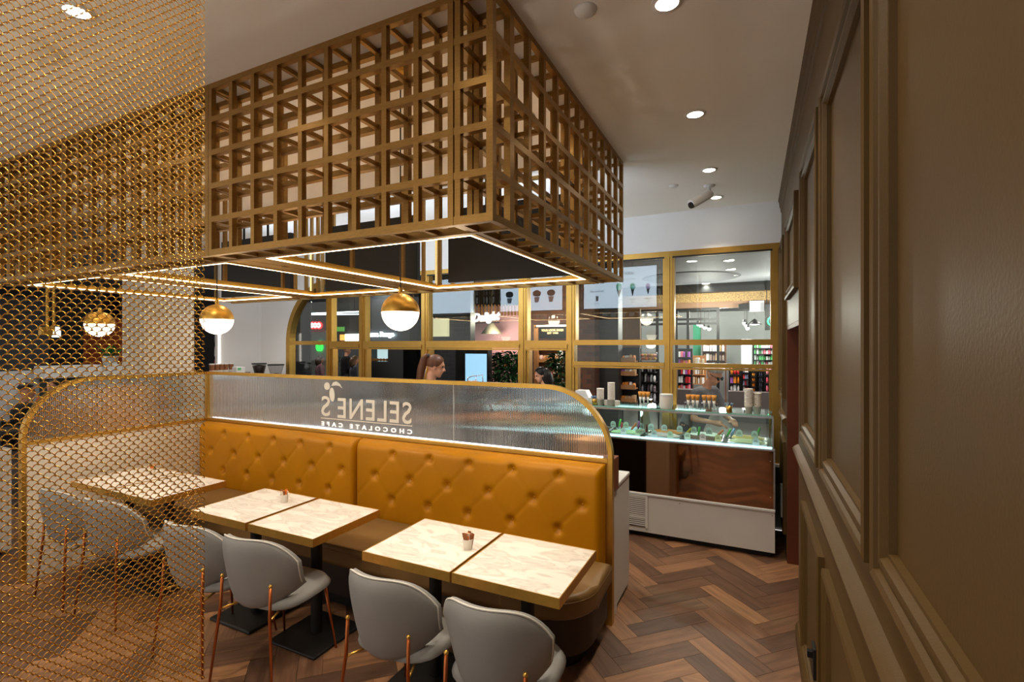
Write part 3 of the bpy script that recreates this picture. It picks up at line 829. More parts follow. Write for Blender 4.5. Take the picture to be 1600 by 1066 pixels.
obj('sign_line', B().box(-3.47, sgx0, YL - 0.002, YL + 0.002, 1.188, 1.195), lm1, g1)
def blob(cx, cz, rx, rz_, rot, n=18):
    return [(cx + rx * math.cos(t_) * math.cos(rot) - rz_ * math.sin(t_) * math.sin(rot), cz + rx * math.cos(t_) * math.sin(rot) + rz_ * math.sin(t_) * math.cos(rot)) for t_ in [2 * PI * k / n for k in range(n)]]
obj('sign_emblem', B().prism(blob(-3.395, 1.478, 0.034, 0.034, 0), 'y', YL - 0.002, YL + 0.002), lm1, g1)
obj('sign_emblem', B().prism(blob(-3.335, 1.405, 0.03, 0.062, 0.1), 'y', YL - 0.002, YL + 0.002), lm1, g1)
leaf = [(-3.345, 1.482), (-3.32, 1.515), (-3.285, 1.523), (-3.245, 1.505), (-3.215, 1.465), (-3.25, 1.485), (-3.29, 1.488)]
obj('sign_emblem', B().prism(leaf, 'y', YL - 0.002, YL + 0.002), lm1, g1)

# wing partition at the far left end of the booth
WX = -5.085
wing = thing('booth_wing', 'gold framed wing wall with rounded fluted glass at the left end of the booth', 'partition', (WX, 2.5, 0))
WY0 = 1.775; WR = 0.45
arcw = [(WY0 + WR - WR * math.sin(PI / 2 * k / 16), PZT - WR + WR * math.cos(PI / 2 * k / 16)) for k in range(17)]
path = [(WX - 0.02, 3.19, PZT)] + [(WX - 0.02, y, z) for y, z in arcw] + [(WX - 0.02, WY0, 0)]
obj('frame', B().sweep(path, [(-0.014, -0.03), (0.014, -0.03), (0.014, 0.03), (-0.014, 0.03)], (1, 0, 0)), M['brass_satin'], wing, angle=0.6)
obj('bottom_rail', B().box(WX - 0.05, WX + 0.012, WY0 + 0.014, 3.194, PZB - 0.018, PZB + 0.012, 0.003), M['brass_satin'], wing)
obj('lower_panel', B().box(WX - 0.04, WX, WY0 + 0.014, 3.194, 0.0, PZB - 0.018), M['cream'], wing)
def wtop(y):
    if y > WY0 + WR: return PZT - 0.013
    q = WY0 + WR - y; r = WR - 0.013
    return PZT - WR + math.sqrt(max(0, r * r - q * q))
obj('glass_panel', flute_panel(WY0 + 0.016, 3.19, wtop, PZB + 0.013, WX - 0.02, along='y'), FLUTED, wing, angle=0.5)

# ================================================================== TABLES
def make_table():
    t = thing('cafe_table', 'x', 'table', (0, 0, 0), 0, 'square marble tables along the banquette')
    hw, hd = 0.274, 0.277
    obj('marble_top', B().box(-hw + 0.004, hw - 0.004, -hd + 0.004, hd - 0.004, 0.715, 0.7505), MARBLE, t, world=False)
    b = B()
    b.sweep([(-hw, -hd, 0.705), (hw, -hd, 0.705), (hw, hd, 0.705), (-hw, hd, 0.705)], [(-0.004, 0), (0.001, 0), (0.001, 0.047), (-0.004, 0.047)], (0, 0, 1), closed=True)
    b.box(-hw + 0.004, hw - 0.004, -hd + 0.004, hd - 0.004, 0.706, 0.7145)
    obj('brass_edge', b, M['brass'], t, world=False)
    obj('pedestal', B().tube([(0, 0, 0.02), (0, 0, 0.706)], 0.035, 16).box(-0.14, 0.14, -0.14, 0.14, 0.692, 0.7055), M['black'], t, world=False, angle=0.6)
    obj('base_plate', B().box(-0.2, 0.2, -0.2, 0.2, 0, 0.02, 0.009), M['black'], t, world=False)
    return t
TY = 2.278
tx = [(-1.025, 'marble table at the end of the banquette nearest the aisle'), (-1.587, 'marble table with a sugar cup, in the pair nearest the aisle'),
      (-2.50, 'plain marble table on the right of the middle pair'), (-3.075, 'marble table with a sugar cup, on the left of the middle pair'),
      (-4.08, 'marble table on the right of the far pair, behind the wire mesh'), (-4.645, 'marble table on the left of the far pair, beside the wing wall')]
t0 = make_table()
for i, (x, lab) in enumerate(tx):
    o = t0 if i == 0 else dup(t0, (x, TY, 0))
    o.location = (x, TY, 0); o['label'] = lab

# sugar cups
def sugar_cup(loc, lab, cols):
    t = thing('sugar_cup', lab, 'cup', loc, 0, 'cups of sugar sachets on the tables')
    obj('cup', B().lathe([(0.022, 0), (0.029, 0.055), (0.030, 0.057), (0.027, 0.056), (0.021, 0.006), (0, 0.004)], (0, 0, 0), 20), M['porcelain'], t, world=False, smooth=True)
    for k in range(9):
        a = k * 2.4; r = 0.015 * math.sqrt((k + 0.5) / 9)
        b = B().box(-0.010, 0.010, -0.0015, 0.0015, 0, 0.072 + 0.012 * random.random())
        o_ = obj('sachet', b, cols[k % len(cols)], t, world=False)
        o_.location = (r * math.cos(a), r * math.sin(a), 0.008); o_.rotation_euler = (0.18 * math.sin(a) * -1, 0.18 * math.cos(a), a * 1.3)
sg1 = pbr('sachet_brown', (150, 88, 44), 0.6); sg2 = pbr('sachet_orange', (226, 120, 34), 0.6); sg3 = pbr('sachet_cream', (226, 206, 180), 0.6)
p = PZ(731, 858, 0.7505); sugar_cup(p, 'white cup of brown sugar sachets on the table pair nearest the aisle', [sg1, sg3, sg1, sg2])
p = PZ(444, 785, 0.7505); sugar_cup(p, 'white cup of orange sugar sachets on the middle table pair', [sg2, sg1, sg3])
p = PZ(237, 742, 0.7505); sugar_cup(p, 'small cup of orange sachets on the far table behind the wire mesh', [sg2, sg2, sg3])

# ================================================================== CHAIRS
def make_chair():
    t = thing('upholstered_chair', 'x', 'chair', (0, 0, 0), 0, 'grey upholstered chairs facing the banquette')
    def shell(off):
        def fn(i, j):
            s_ = i * 2 - 1; q = j
            a = abs(s_)
            zt = 0.822 - 0.15 * a ** 4.2; zb = 0.43 + 0.085 * a ** 3.0
            z = zb + (zt - zb) * q
            hw = 0.250 - 0.034 * (1 - q) ** 1.6
            th = 0.018 + 0.022 * (1 - a ** 4) * (1 - (2 * q - 1) ** 6)
            x = s_ * hw
            y = -0.24 + 0.17 * (a ** 2.2) - 0.045 * q + 0.03 * (1 - q) ** 3
            return (x, y + off * th, z)
        return fn
    b = B(); nu, nv = 26, 14
    f1, f2 = shell(1), shell(-1)
    vf = [[b.bm.verts.new(f1(i / nu, j / nv)) for j in range(nv + 1)] for i in range(nu + 1)]
    vb = [[b.bm.verts.new(f2(i / nu, j / nv)) for j in range(nv + 1)] for i in range(nu + 1)]
    for i in range(nu):
        for j in range(nv):
            b.bm.faces.new((vf[i][j], vf[i + 1][j], vf[i + 1][j + 1], vf[i][j + 1])); b.bm.faces.new((vb[i][j], vb[i][j + 1], vb[i + 1][j + 1], vb[i + 1][j]))
        b.bm.faces.new((vf[i][0], vb[i][0], vb[i + 1][0], vf[i + 1][0])); b.bm.faces.new((vf[i][nv], vf[i + 1][nv], vb[i + 1][nv], vb[i][nv]))
    for j in range(nv):
        b.bm.faces.new((vf[0][j], vf[0][j + 1], vb[0][j + 1], vb[0][j])); b.bm.faces.new((vf[nu][j], vb[nu][j], vb[nu][j + 1], vf[nu][j + 1]))
    bo = obj('backrest', b, M['velvet'], t, world=False, smooth=True)
    bv = bo.modifiers.new('soft', 'BEVEL'); bv.width = 0.010; bv.segments = 3; bv.limit_method = 'ANGLE'; bv.angle_limit = 0.9
    fm = shell(-0.55)
    edge = [fm(0, j / 10) for j in range(1, 10)] + [fm(i / 30, 1) for i in range(31)] + [fm(1, j / 10) for j in range(9, 0, -1)]
    edge = [Vector(e) + Vector((0, -0.004, 0.004)) for e in edge]
    obj('piping', B().tube(edge, 0.0045, 6), M['piping'], bo, world=False, smooth=True)
    def seatf(top):
        def fn(i, j):
            a = 2 * PI * i; r = j
            ca, sa = math.cos(a), math.sin(a); k = (abs(ca) ** 3 + abs(sa) ** 3) ** (-1 / 3)
            x = 0.238 * r * ca * k; y = 0.02 + 0.225 * r * sa * k
            z = 0.425 + (0.045 * (1 - r ** 6) ** 0.5 if top else -0.035 * (1 - r ** 6) ** 0.5)
            return (x, y, z)
        return fn
    b = B().grid(seatf(True), 40, 10, closed_u=True).grid(seatf(False), 40, 6, closed_u=True)
    bmesh.ops.remove_doubles(b.bm, verts=b.bm.verts, dist=0.0005)
    obj('seat', b, M['velvet'], t, world=False, smooth=True)
    for sx in (-1, 1):
        b = B().tube([(sx * 0.175, -0.238, 0.575), (sx * 0.178, -0.245, 0.42), (sx * 0.225, -0.275, 0.0)], [0.0085, 0.0085, 0.0065], 10)
        lg = obj('leg', b, M['copper'], t, world=False, smooth=True)
        obj('knob', B().ball((sx * 0.175, -0.238, 0.578), 0.0105, 10), M['brass'], lg, world=False, smooth=True)
        obj('leg', B().tube([(sx * 0.165, 0.17, 0.415), (sx * 0.205, 0.225, 0.0)], [0.0095, 0.0065], 10), M['copper'], t, world=False, smooth=True)
        obj('bracket', B().tube([(sx * 0.178, -0.243, 0.40), (sx * 0.13, -0.12, 0.40)], 0.006, 8).ball((sx * 0.178, -0.243, 0.40), 0.009, 8), M['brass'], t, world=False, smooth=True)
    return t
ch = [(-0.975, 1.955, 3, 'grey chair nearest the camera, at the aisle end table'), (-1.52, 1.965, 0, 'grey chair second from the aisle, at the table with the sugar cup'),
      (-2.47, 1.99, 5, 'grey chair on the right of the middle table pair'), (-2.97, 1.965, 2, 'grey chair partly covered by the edge of the wire mesh'),
      (-3.93, 1.99, 4, 'grey chair behind the wire mesh on the right of the far table pair'), (-4.47, 1.97, -2, 'grey chair behind the wire mesh next to the wing wall')]
c0 = make_chair()
for i, (x, y, r, lab) in enumerate(ch):
    o = c0 if i == 0 else dup(c0, (x, y, 0))
    o.location = (x, y, 0); o.rotation_euler = (0, 0, math.radians(r)); o['label'] = lab

# ================================================================== WIRE MESH CURTAIN
MX = -1.0
cur = thing('wire_mesh_curtain', 'fine gold coiled wire mesh curtain hanging at the left', 'curtain', (MX, 0.3, 0))
def mesh_curtain(y0, y1, z0, z1, w_=0.0139, p_=0.0150, rad=0.00092, thick=0.0042, segs=7):
    rows = int((z1 - z0) / (p_ / 2)); cols = int((y1 - y0) / w_)
    th = np.linspace(-PI, PI, segs + 1)
    A = p_ / 2 + 0.0012
    # one arch of a coil: (normal, along, up)
    ax = thick * np.sin(th / 2); ay = w_ * (th / (2 * PI)); az = A * np.cos(th / 2) ** 0.85 if False else A * np.abs(np.cos(th / 2)) ** 0.8
    P0 = np.stack([ax, ay, az], 1)
    T = np.gradient(P0, axis=0); T /= np.linalg.norm(T, axis=1)[:, None]
    up = np.array([1.0, 0, 0])
    U = np.cross(T, up); U /= np.linalg.norm(U, axis=1)[:, None]
    V = np.cross(T, U)
    ns = 3
    ring = [P0 + rad * (U * math.cos(2 * PI * k / ns) + V * math.sin(2 * PI * k / ns)) for k in range(ns)]
    unit = np.stack(ring, 1).reshape(-1, 3)              # (segs+1)*ns
    # short link through the thickness at the cusp
    l0 = P0[-1]; l1 = np.array([-thick, w_ / 2, 0.0])
    lk = []
    for pt in (l0, l1):
        for k in range(ns): lk.append(pt + rad * np.array([0, math.cos(2 * PI * k / ns), math.sin(2 * PI * k / ns)]))
    unit = np.vstack([unit, np.array(lk)])
    nv = len(unit)
    faces = []
    for i in range(segs):
        for k in range(ns):
            faces.append((i * ns + k, i * ns + (k + 1) % ns, (i + 1) * ns + (k + 1) % ns, (i + 1) * ns + k))
    b0 = (segs + 1) * ns
    for k in range(ns): faces.append((b0 + k, b0 + (k + 1) % ns, b0 + ns + (k + 1) % ns, b0 + ns + k))
    faces = np.array(faces)
    offs = []
    for r in range(rows):
        z = z0 + r * p_ / 2; sh = (r % 2) * w_ / 2
        for c in range(cols): offs.append((0, y1 - w_ / 2 - c * w_ - sh, z))
    offs = np.array(offs)
    Vv = (unit[None] + offs[:, None]).reshape(-1, 3)
    Ff = (faces[None] + (np.arange(len(offs)) * nv)[:, None, None]).reshape(-1, 4)
    me = bpy.data.meshes.new('wire_coils')
    me.vertices.add(len(Vv)); me.vertices.foreach_set('co', Vv.astype(np.float32).ravel())
    me.loops.add(Ff.size); me.loops.foreach_set('vertex_index', Ff.astype(np.int32).ravel())
    me.polygons.add(len(Ff)); me.polygons.foreach_set('loop_start', np.arange(0, Ff.size, 4, dtype=np.int32))
    me.polygons.foreach_set('use_smooth', np.ones(len(Ff), dtype=bool))
    me.update(calc_edges=True)
    me.materials.append(M['wire'])
    return me
o = link('wire_coils', mesh_curtain(0.06 - 0.3, 0.623 - 0.3, 0.02, 3.262), cur); o['kind'] = 'stuff'
obj('curtain_track', B().box(MX - 0.02, MX + 0.02, 0.05, 0.63, 3.268, ZC, 0.002), M['brass_satin'], cur)

# ================================================================== GELATO CASE
GX0, GX1, GY = -2.35, 0.168, 4.80
case = thing('gelato_case', 'white and bronze gelato display case with glass top by the windows', 'display case', (-1.1, 5.1, 0))
obj('plinth', B().box(GX0 + 0.02, GX1 - 0.03, GY + 0.05, 5.45, 0, 0.05), M['black'], case)
obj('base_panel', B().box(GX0, GX1, GY, 5.48, 0.05, 0.405, 0.003), M['lamwhite'], case)
obj('base_trim', B().box(GX0, GX1 + 0.002, GY - 0.012, GY + 0.02, 0.405, 0.425, 0.003), M['bronzemirrorpost'], case)
obj('bronze_panel', B().box(GX0, GX1 - 0.012, GY + 0.004, GY + 0.014, 0.425, 0.925), M['bronzemirror'], case)
obj('body', B().box(GX0, GX1 - 0.002, GY + 0.016, 5.48, 0.406, 0.925), M['darkmetal'], case)
obj('side_post', B().box(GX1 - 0.012, GX1 + 0.001, GY - 0.002, GY + 0.016, 0.425, 0.95), M['steel'], case)
gv = obj('vent_grille', B().box(-1.36, -0.905, GY - 0.008, GY + 0.001, 0.10, 0.395), pbr('grille_back', (96, 92, 88), 0.6), case)
for k in range(15):
    z = 0.112 + k * 0.0185
    if k == 4: continue
    obj('vent_slat', B().box(-1.35, -0.925, GY - 0.014, GY - 0.008, z, z + 0.010), M['lamwhite'], gv)
obj('vent_frame', B().box(-0.925, -0.902, GY - 0.015, GY - 0.008, 0.095, 0.40).box(-1.36, -0.925, GY - 0.015, GY - 0.008, 0.385, 0.40).box(-1.36, -0.925, GY - 0.015, GY - 0.008, 0.183, 0.20), M['lamwhite'], gv)
p = PY(1041, 840, GY)
obj('lock', B().tube([(p.x, GY - 0.006, p.z), (p.x, GY + 0.002, p.z)], 0.014, 14), M['black'], case, angle=0.5)
for px_, py_ in ((1062, 787), (1207, 806)):
    p = PY(px_, py_, GY); obj('screw', B().tube([(p.x, GY - 0.003, p.z), (p.x, GY + 0.001, p.z)], 0.005, 8), M['steel'], case)
for z in (0.53, 0.84): obj('screw', B().tube([(GX1 - 0.035, GY - 0.001, z), (GX1 - 0.035, GY + 0.005, z)], 0.006, 8), M['chrome'], case)
obj('front_ledge', B().box(GX0, GX1, GY - 0.004, GY + 0.05, 0.925, 0.94, 0.003), M['steel'], case)
obj('tray_deck', B().box(GX0 + 0.01, GX1 - 0.012, GY + 0.05, 5.45, 0.90, 0.93), pbr('deck_grey', (64, 66, 68), 0.35, 0.6), case)
obj('led_tube', B().box(GX0 + 0.02, GX1 - 0.02, GY + 0.055, GY + 0.072, 0.937, 0.950), glow('case_led', (226, 238, 255), 2.0), case)
# glass: front slightly leaning, right end, divider, top shelf
ZG0, ZG1 = 0.94, 1.215
fy = lambda z: GY + 0.006 + (z - ZG0) * 0.12
obj('front_glass', B().prism([(fy(ZG0), ZG0), (fy(ZG0) + 0.006, ZG0), (fy(ZG1) + 0.006, ZG1), (fy(ZG1), ZG1)], 'x', GX0, GX1 - 0.02), CASEGLASS, case)
for x, th in ((GX1 - 0.018, 0.008), (-0.985, 0.006)):
    obj('end_glass', B().prism([(fy(ZG0) + 0.007, ZG0), (5.42, ZG0), (5.2, ZG1), (fy(ZG1) + 0.007, ZG1)], 'x', x, x + th), CASEGLASS, case)
obj('top_glass', B().box(GX0, GX1 - 0.03, GY - 0.005, 5.23, 1.226, 1.238, 0.002), clear_glass('shelf_glass', (214, 240, 232), 0.05), case)
obj('glass_edge', B().box(GX0, GX1 - 0.03, GY - 0.0075, GY - 0.0055, 1.2255, 1.2385), pbr('glass_edge_green', (138, 196, 178), 0.2), case)
obj('top_frame', B().box(GX0, GX1 - 0.012, GY + 0.034, GY + 0.050, 1.203, 1.2255).box(GX0, GX1 - 0.012, 5.19, 5.21, 1.203, 1.2255), M['steel'], case)
obj('lamp_strip', B().box(-1.3, -0.95, 5.13, 5.18, 1.196, 1.203).box(-0.7, -0.42, 5.13, 5.18, 1.196, 1.203), glow('case_lamp', (240, 246, 255), 6), case)
obj('corner_post', B().box(GX1 - 0.022, GX1 - 0.010, fy(1.0), fy(1.0) + 0.012, ZG0, ZG1), M['steel'], case)
for x in (-1.9, -0.9, -0.2):
    plight('case_light', (x, 5.1, 1.15), 0.6, COOL, None, 0.05)

# gelato tubs, tags, spatulas
flav = [(236, 220, 180), (120, 70, 46), (238, 200, 204), (196, 220, 170), (250, 240, 226), (150, 70, 90), (222, 180, 110), (238, 232, 220), (200, 120, 60), (180, 200, 216), (90, 56, 40), (245, 214, 120)]
fn_ = ['vanilla', 'dark brown', 'pale pink', 'pale green', 'white', 'berry purple', 'caramel', 'off-white', 'orange brown', 'pale blue', 'chocolate', 'yellow']
k = 0
for row in range(2):
    for c in range(6):
        x0 = -0.05 - c * 0.37; x = x0 - 0.0
        y = 5.0 + row * 0.21
        t = thing('gelato_tub', '%s gelato in a steel tub, %s row of the glass case' % (fn_[k], ('front', 'back')[row]), 'tub', (x, y, 0.93), 0, 'gelato tubs in the display case')
        obj('steel_pan', B().box(-0.165, 0.165, -0.085, 0.085, 0.0, 0.028, 0.006), M['steel'], t, world=False)
        def gel(i, j):
            a = 2 * PI * i; r = j
            return (0.15 * r * math.copysign(abs(math.cos(a)) ** 0.6, math.cos(a)), 0.072 * r * math.copysign(abs(math.sin(a)) ** 0.6, math.sin(a)), 0.028 + 0.022 * (1 - r ** 3) + 0.006 * math.sin(9 * a + 7 * r) * r * (1 - r))
        obj('gelato', B().grid(gel, 28, 7, closed_u=True), pbr('gelato_%d' % k, flav[k], 0.5), t, world=False, smooth=True)
        k += 1
def flavour_tag(px, py, Y, z, col, lab, w_=0.055, h=0.062):
    p = PY(px, py, Y); b = B()
    pts = [(-w_ / 2, 0), (w_ / 2, 0), (w_ / 2, h * 0.55)] + [(w_ / 2 * math.cos(a), h * 0.55 + h * 0.45 * math.sin(a)) for a in [PI * q / 8 for q in range(1, 8)]] + [(-w_ / 2, h * 0.55)]
    b.prism(pts, 'y', -0.002, 0.002)
    t = thing('flavour_tag', lab, 'tag', (p.x, Y, z), 0, 'flavour tags in the gelato case')
    obj('card', b, pbr('tag_%d_%d_%d' % col, col, 0.5), t, world=False)
    obj('print_line', B().box(-w_ * 0.3, w_ * 0.3, -0.0028, -0.002, h * 0.35, h * 0.43).box(-w_ * 0.2, w_ * 0.2, -0.0028, -0.002, h * 0.55, h * 0.61), pbr('tag_print', (110, 100, 96), 0.6), t, world=False)
for px_, py_, col, nm in ((974, 683, (240, 240, 238), 'white arched flavour tag in the front row beside a red spoon'), (997, 684, (226, 230, 190), 'pale green flavour tag in the front row left of the divider'), (1022, 687, (236, 238, 242), 'white arched flavour tag in the front row just right of the divider'),
                          (1047, 689, (222, 232, 200), 'pale green flavour tag in the front row near the middle'), (1074, 691, (238, 240, 214), 'cream flavour tag in the front row left of the pink tag'), (1098, 692, (246, 196, 190), 'pink arched flavour tag in the front row'),
                          (1122, 694, (250, 226, 160), 'yellow arched flavour tag in the front row'), (1181, 700, (240, 242, 246), 'white flavour tag at the right end of the front row')):
    flavour_tag(px_, py_, 4.90, 0.958, col, nm)
for i, (px_, py_) in enumerate(((958, 660), (978, 666), (1017, 668), (1038, 670), (1062, 667), (1084, 670), (1108, 673), (1155, 679), (1179, 680))):
    flavour_tag(px_, py_, 5.10, 0.985, (228, 232, 236), ('leftmost', 'second', 'third', 'fourth', 'fifth', 'sixth', 'seventh', 'eighth', 'rightmost')[i] + ' white arched tag from the left in the back row of the gelato case')
def spatula(px, py, Y, col, lab, lean, z=0.965, ln=0.10):
    p = PY(px, py, Y)
    t = thing('spatula', lab, 'spatula', (p.x, Y, z), 0, 'coloured spatulas in the gelato')
    d = Vector((lean, 0.15, 1)).normalized()
    obj('handle', B().tube([d * 0.02, d * 0.04, d * ln], [0.008, 0.011, 0.010], 8), pbr('spat_%d_%d_%d' % col, col, 0.4), t, world=False, smooth=True)
    obj('blade', B().tube([d * 0.022, d * -0.0], [0.006, 0.012], 8), M['steel'], t, world=False, smooth=True)
G_, O_, R0_, Bl_, Pu_, Ye_ = (84, 176, 60), (226, 110, 50), (200, 40, 40), (120, 150, 200), (150, 70, 130), (236, 196, 50)
for px_, py_, Y, col, lab, lean in ((966, 664, 5.16, G_, 'green spatula handle standing at the left of the gelato case', 0.25), (985, 672, 5.05, O_, 'orange spatula handle leaning in the left part of the gelato case', 0.7), (997, 674, 5.1, Pu_, 'purple spatula handle standing left of the case divider', 0.05),
        (971, 690, 4.93, R0_, 'red spoon standing by the front glass at the left', 0.02), (1010, 692, 4.93, (110, 24, 30), 'dark red spoon standing by the divider', 0.02), (1091, 686, 5.0, G_, 'green spatula handle standing left of the orange scoop', 0.1), (1118, 682, 5.05, O_, 'orange scoop handle leaning right in the gelato case', 0.9),
        (1134, 686, 5.05, G_, 'green spatula handle beside a blue one', 0.5), (1141, 686, 5.08, Bl_, 'blue spatula handle beside a green one', 0.4), (1182, 676, 5.2, G_, 'green spatula handle at the right end of the gelato case', 0.3), (1069, 686, 5.0, Ye_, 'yellow spatula handle near the middle of the gelato case', 0.8)):
    spatula(px_, py_, Y, col, lab, lean)

# things on the glass top
ZTG = 1.238
cup_me = B().lathe([(0.026, 0), (0.034, 0.062), (0.037, 0.063), (0.037, 0.068), (0.032, 0.068), (0.025, 0.004), (0, 0.004)], (0, 0, 0), 18).mesh('paper_cup', M['porcelain'], True)
ORD_ = ['first', 'second', 'third', 'fourth', 'fifth', 'sixth', 'seventh', 'eighth', 'ninth', 'tenth', 'eleventh', 'twelfth', 'thirteenth', 'fourteenth']
def cup_stack(px, py, n, lab, step=0.0125, sc=1.0, first=0.0):
    p = PZ(px, py, ZTG)
    for k in range(n):
        o_ = link('paper_cup', cup_me, None, (p.x, p.y, ZTG + k * step * sc), (0, 0, k), (sc, sc, sc)); tag(o_, ('bottom' if k == 0 else 'top' if k == n - 1 else ORD_[k] + ' lowest') + ' ' + lab, 'cup', lab.replace('paper cup in ', ''))
cup_stack(1170, 646, 13, 'paper cup in the taller stack at the right end of the gelato case', 0.0125)
cup_stack(1183, 646, 10, 'paper cup in the shorter stack at the right end of the gelato case', 0.0125)
cup_stack(955, 634, 14, 'paper cup in the tallest stack at the left of the gelato case top', 0.0125)
cup_stack(938, 633, 9, 'paper cup in the lower stack next to the white carton', 0.0125)
def small_box(px, py, w_, d, h, name, mat, lab, cat):
    p = PZ(px, py, ZTG); return solo(name, B().box(p.x - w_ / 2, p.x + w_ / 2, p.y - d / 2, p.y + d / 2, ZTG, ZTG + h, 0.004), mat, lab, cat, base=(p.x, p.y, ZTG))
def lidded_pot(px, py, r, h, lab):
    p = PZ(px, py, ZTG); t = thing('tub_container', lab, 'tub', p)
    obj('tub_body', B().lathe([(0, 0), (r * 0.86, 0), (r, h * 0.25), (r, h * 0.82), (0, h * 0.82)], (0, 0, 0), 24), M['porcelain'], t, world=False, smooth=False, angle=0.5)
    obj('lid', B().lathe([(0, h * 0.82), (r * 0.97, h * 0.82), (r * 1.0, h * 0.86), (r * 0.98, h), (0, h)], (0, 0, 0), 24), M['bronzemirrorpost'], t, world=False, angle=0.5)
lidded_pot(1041, 638, 0.062, 0.135, 'round cream tub between the two groups of cones')
lidded_pot(948, 633, 0.030, 0.05, 'small cream pot left of the tallest cup stack')
lidded_pot(964, 634, 0.030, 0.05, 'small cream pot right of the tallest cup stack')
p = PZ(911, 630, ZTG)
ct = thing('takeaway_carton', 'white gabled takeaway carton at the left end of the gelato case', 'carton', p)
obj('carton_body', B().box(-0.085, 0.085, -0.07, 0.07, 0, 0.065, 0.003), M['bronzemirrorpost'], ct, world=False)
obj('carton_top', B().prism([(-0.083, 0.065), (0.083, 0.065), (0.045, 0.135), (-0.06, 0.135)], 'y', -0.065, 0.065), M['bronzemirrorpost'], ct, world=False)
for px_, py_, lab in ((929, 632, 'small gold pot of blue spoons beside the white carton'), (1139, 645, 'small gold pot of blue spoons right of the cones')):
    p = PZ(px_, py_, ZTG); t = thing('spoon_pot', lab, 'pot', p, 0, 'gold pots of blue spoons')
    obj('pot', B().lathe([(0.024, 0), (0.030, 0.058), (0.027, 0.058), (0.022, 0.004), (0, 0.004)], (0, 0, 0), 18), M['brass'], t, world=False, smooth=True)
    for k in range(7):
        a = k * 0.9; d = Vector((0.25 * math.cos(a), 0.25 * math.sin(a), 1)).normalized(); c_ = Vector((0.012 * math.cos(a), 0.012 * math.sin(a), 0.006))
        obj('spoon', B().tube([c_, c_ + d * 0.06, c_ + d * 0.082], [0.002, 0.0025, 0.007], 6), pbr('spoon_blue', (96, 140, 176), 0.4), t, world=False, smooth=True)
def cone_rack(pxs, py, lab_r, lab_c):
    ps = [PZ(x, py, ZTG) for x in pxs]; c_ = sum(ps, Vector()) / len(ps)
    rk = thing('cone_rack', lab_r, 'rack', c_)
    x0, x1 = min(q.x for q in ps) - 0.035, max(q.x for q in ps) + 0.035
    obj('rack_plate', B().box(x0, x1, c_.y - 0.035, c_.y + 0.035, ZTG + 0.062, ZTG + 0.066), clear_glass('acrylic', (235, 240, 242), 0.08), rk)
    for xx in (x0, x1 - 0.004): obj('rack_side', B().box(xx, xx + 0.004, c_.y - 0.035, c_.y + 0.035, ZTG, ZTG + 0.062), clear_glass('acrylic_side', (235, 240, 242), 0.08), rk)
    for ci, q in enumerate(ps):
        t = thing('waffle_cone', ('left', 'middle', 'right')[ci] + ' ' + lab_c, 'cone', (q.x, c_.y, ZTG + 0.008), 0, lab_c)
        obj('sleeve', B().lathe([(0.002, 0.0), (0.015, 0.085), (0.014, 0.085), (0.001, 0.002)], (0, 0, 0), 16), M['porcelain'], t, world=False, smooth=True)
        obj('wafer', B().lathe([(0.0145, 0.080), (0.0225, 0.130), (0.021, 0.130), (0.013, 0.082)], (0, 0, 0), 16), M['cone'], t, world=False, smooth=True)
cone_rack((1000, 1006, 1013), 634, 'clear rack holding three waffle cones', 'waffle cone in the group of three on the gelato case')
cone_rack((1075, 1083, 1090), 640, 'clear rack holding the left three of six waffle cones', 'waffle cone in the left trio of the six cones')
cone_rack((1100, 1108, 1116), 641, 'clear rack holding the right three of six waffle cones', 'waffle cone in the right trio of the six cones')

# box on the low wall, right of the case
wbx = solo('wall_box', B().box(XW - 0.035, XW, 5.02, 5.14, 0.30, 0.58, 0.006), M['bronzemirrorpost'], 'white plastic box on the wall beyond the doorway', 'box')

# ================================================================== SERVICE COUNTER BEHIND THE BANQUETTE
ctr = thing('service_counter', 'white ended service counter behind the banquette', 'counter', (-2.9, 3.6, 0))
obj('end_panel', slab(rounded_plan(-1.11, -0.857, 3.41, 3.80, 0.0001, 2), 0.03, 0.845, 0), M['lamwhite'], ctr)
obj('worktop', B().box(-4.9, -0.852, 3.405, 3.805, 0.845, 0.872, 0.006), M['bronzemirrorpost'], ctr)
obj('cabinet', B().box(-4.9, -1.112, 3.41, 3.78, 0.06, 0.844), M['darkmetal'], ctr)
for k in range(5): obj('cabinet_door', B().box(-4.88 + k * 0.755, -4.15 + k * 0.755, 3.78, 3.798, 0.08, 0.83, 0.002), M['black'], ctr)
obj('plinth', B().box(-4.9, -0.88, 3.43, 3.74, 0, 0.06), M['black'], ctr)
solo('wooden_block', B().box(-0.965, -0.838, 3.255, 3.40, 0.855, 1.078, 0.003), pbr('wood_block', (122, 66, 30), 0.5, 0, 0.45, 30, stretch=(8, 1, 8)), 'dark wooden block at the end of the banquette', 'block', base=(-0.9, 3.33, 0.855)).location.z = 0.855
solo('block_bracket', B().box(-0.955, -0.85, 3.25, 3.40, 0.0, 0.853), M['lamwhite'], 'white support panel under the wooden block', 'panel', base=(-0.9, 3.33, 0))

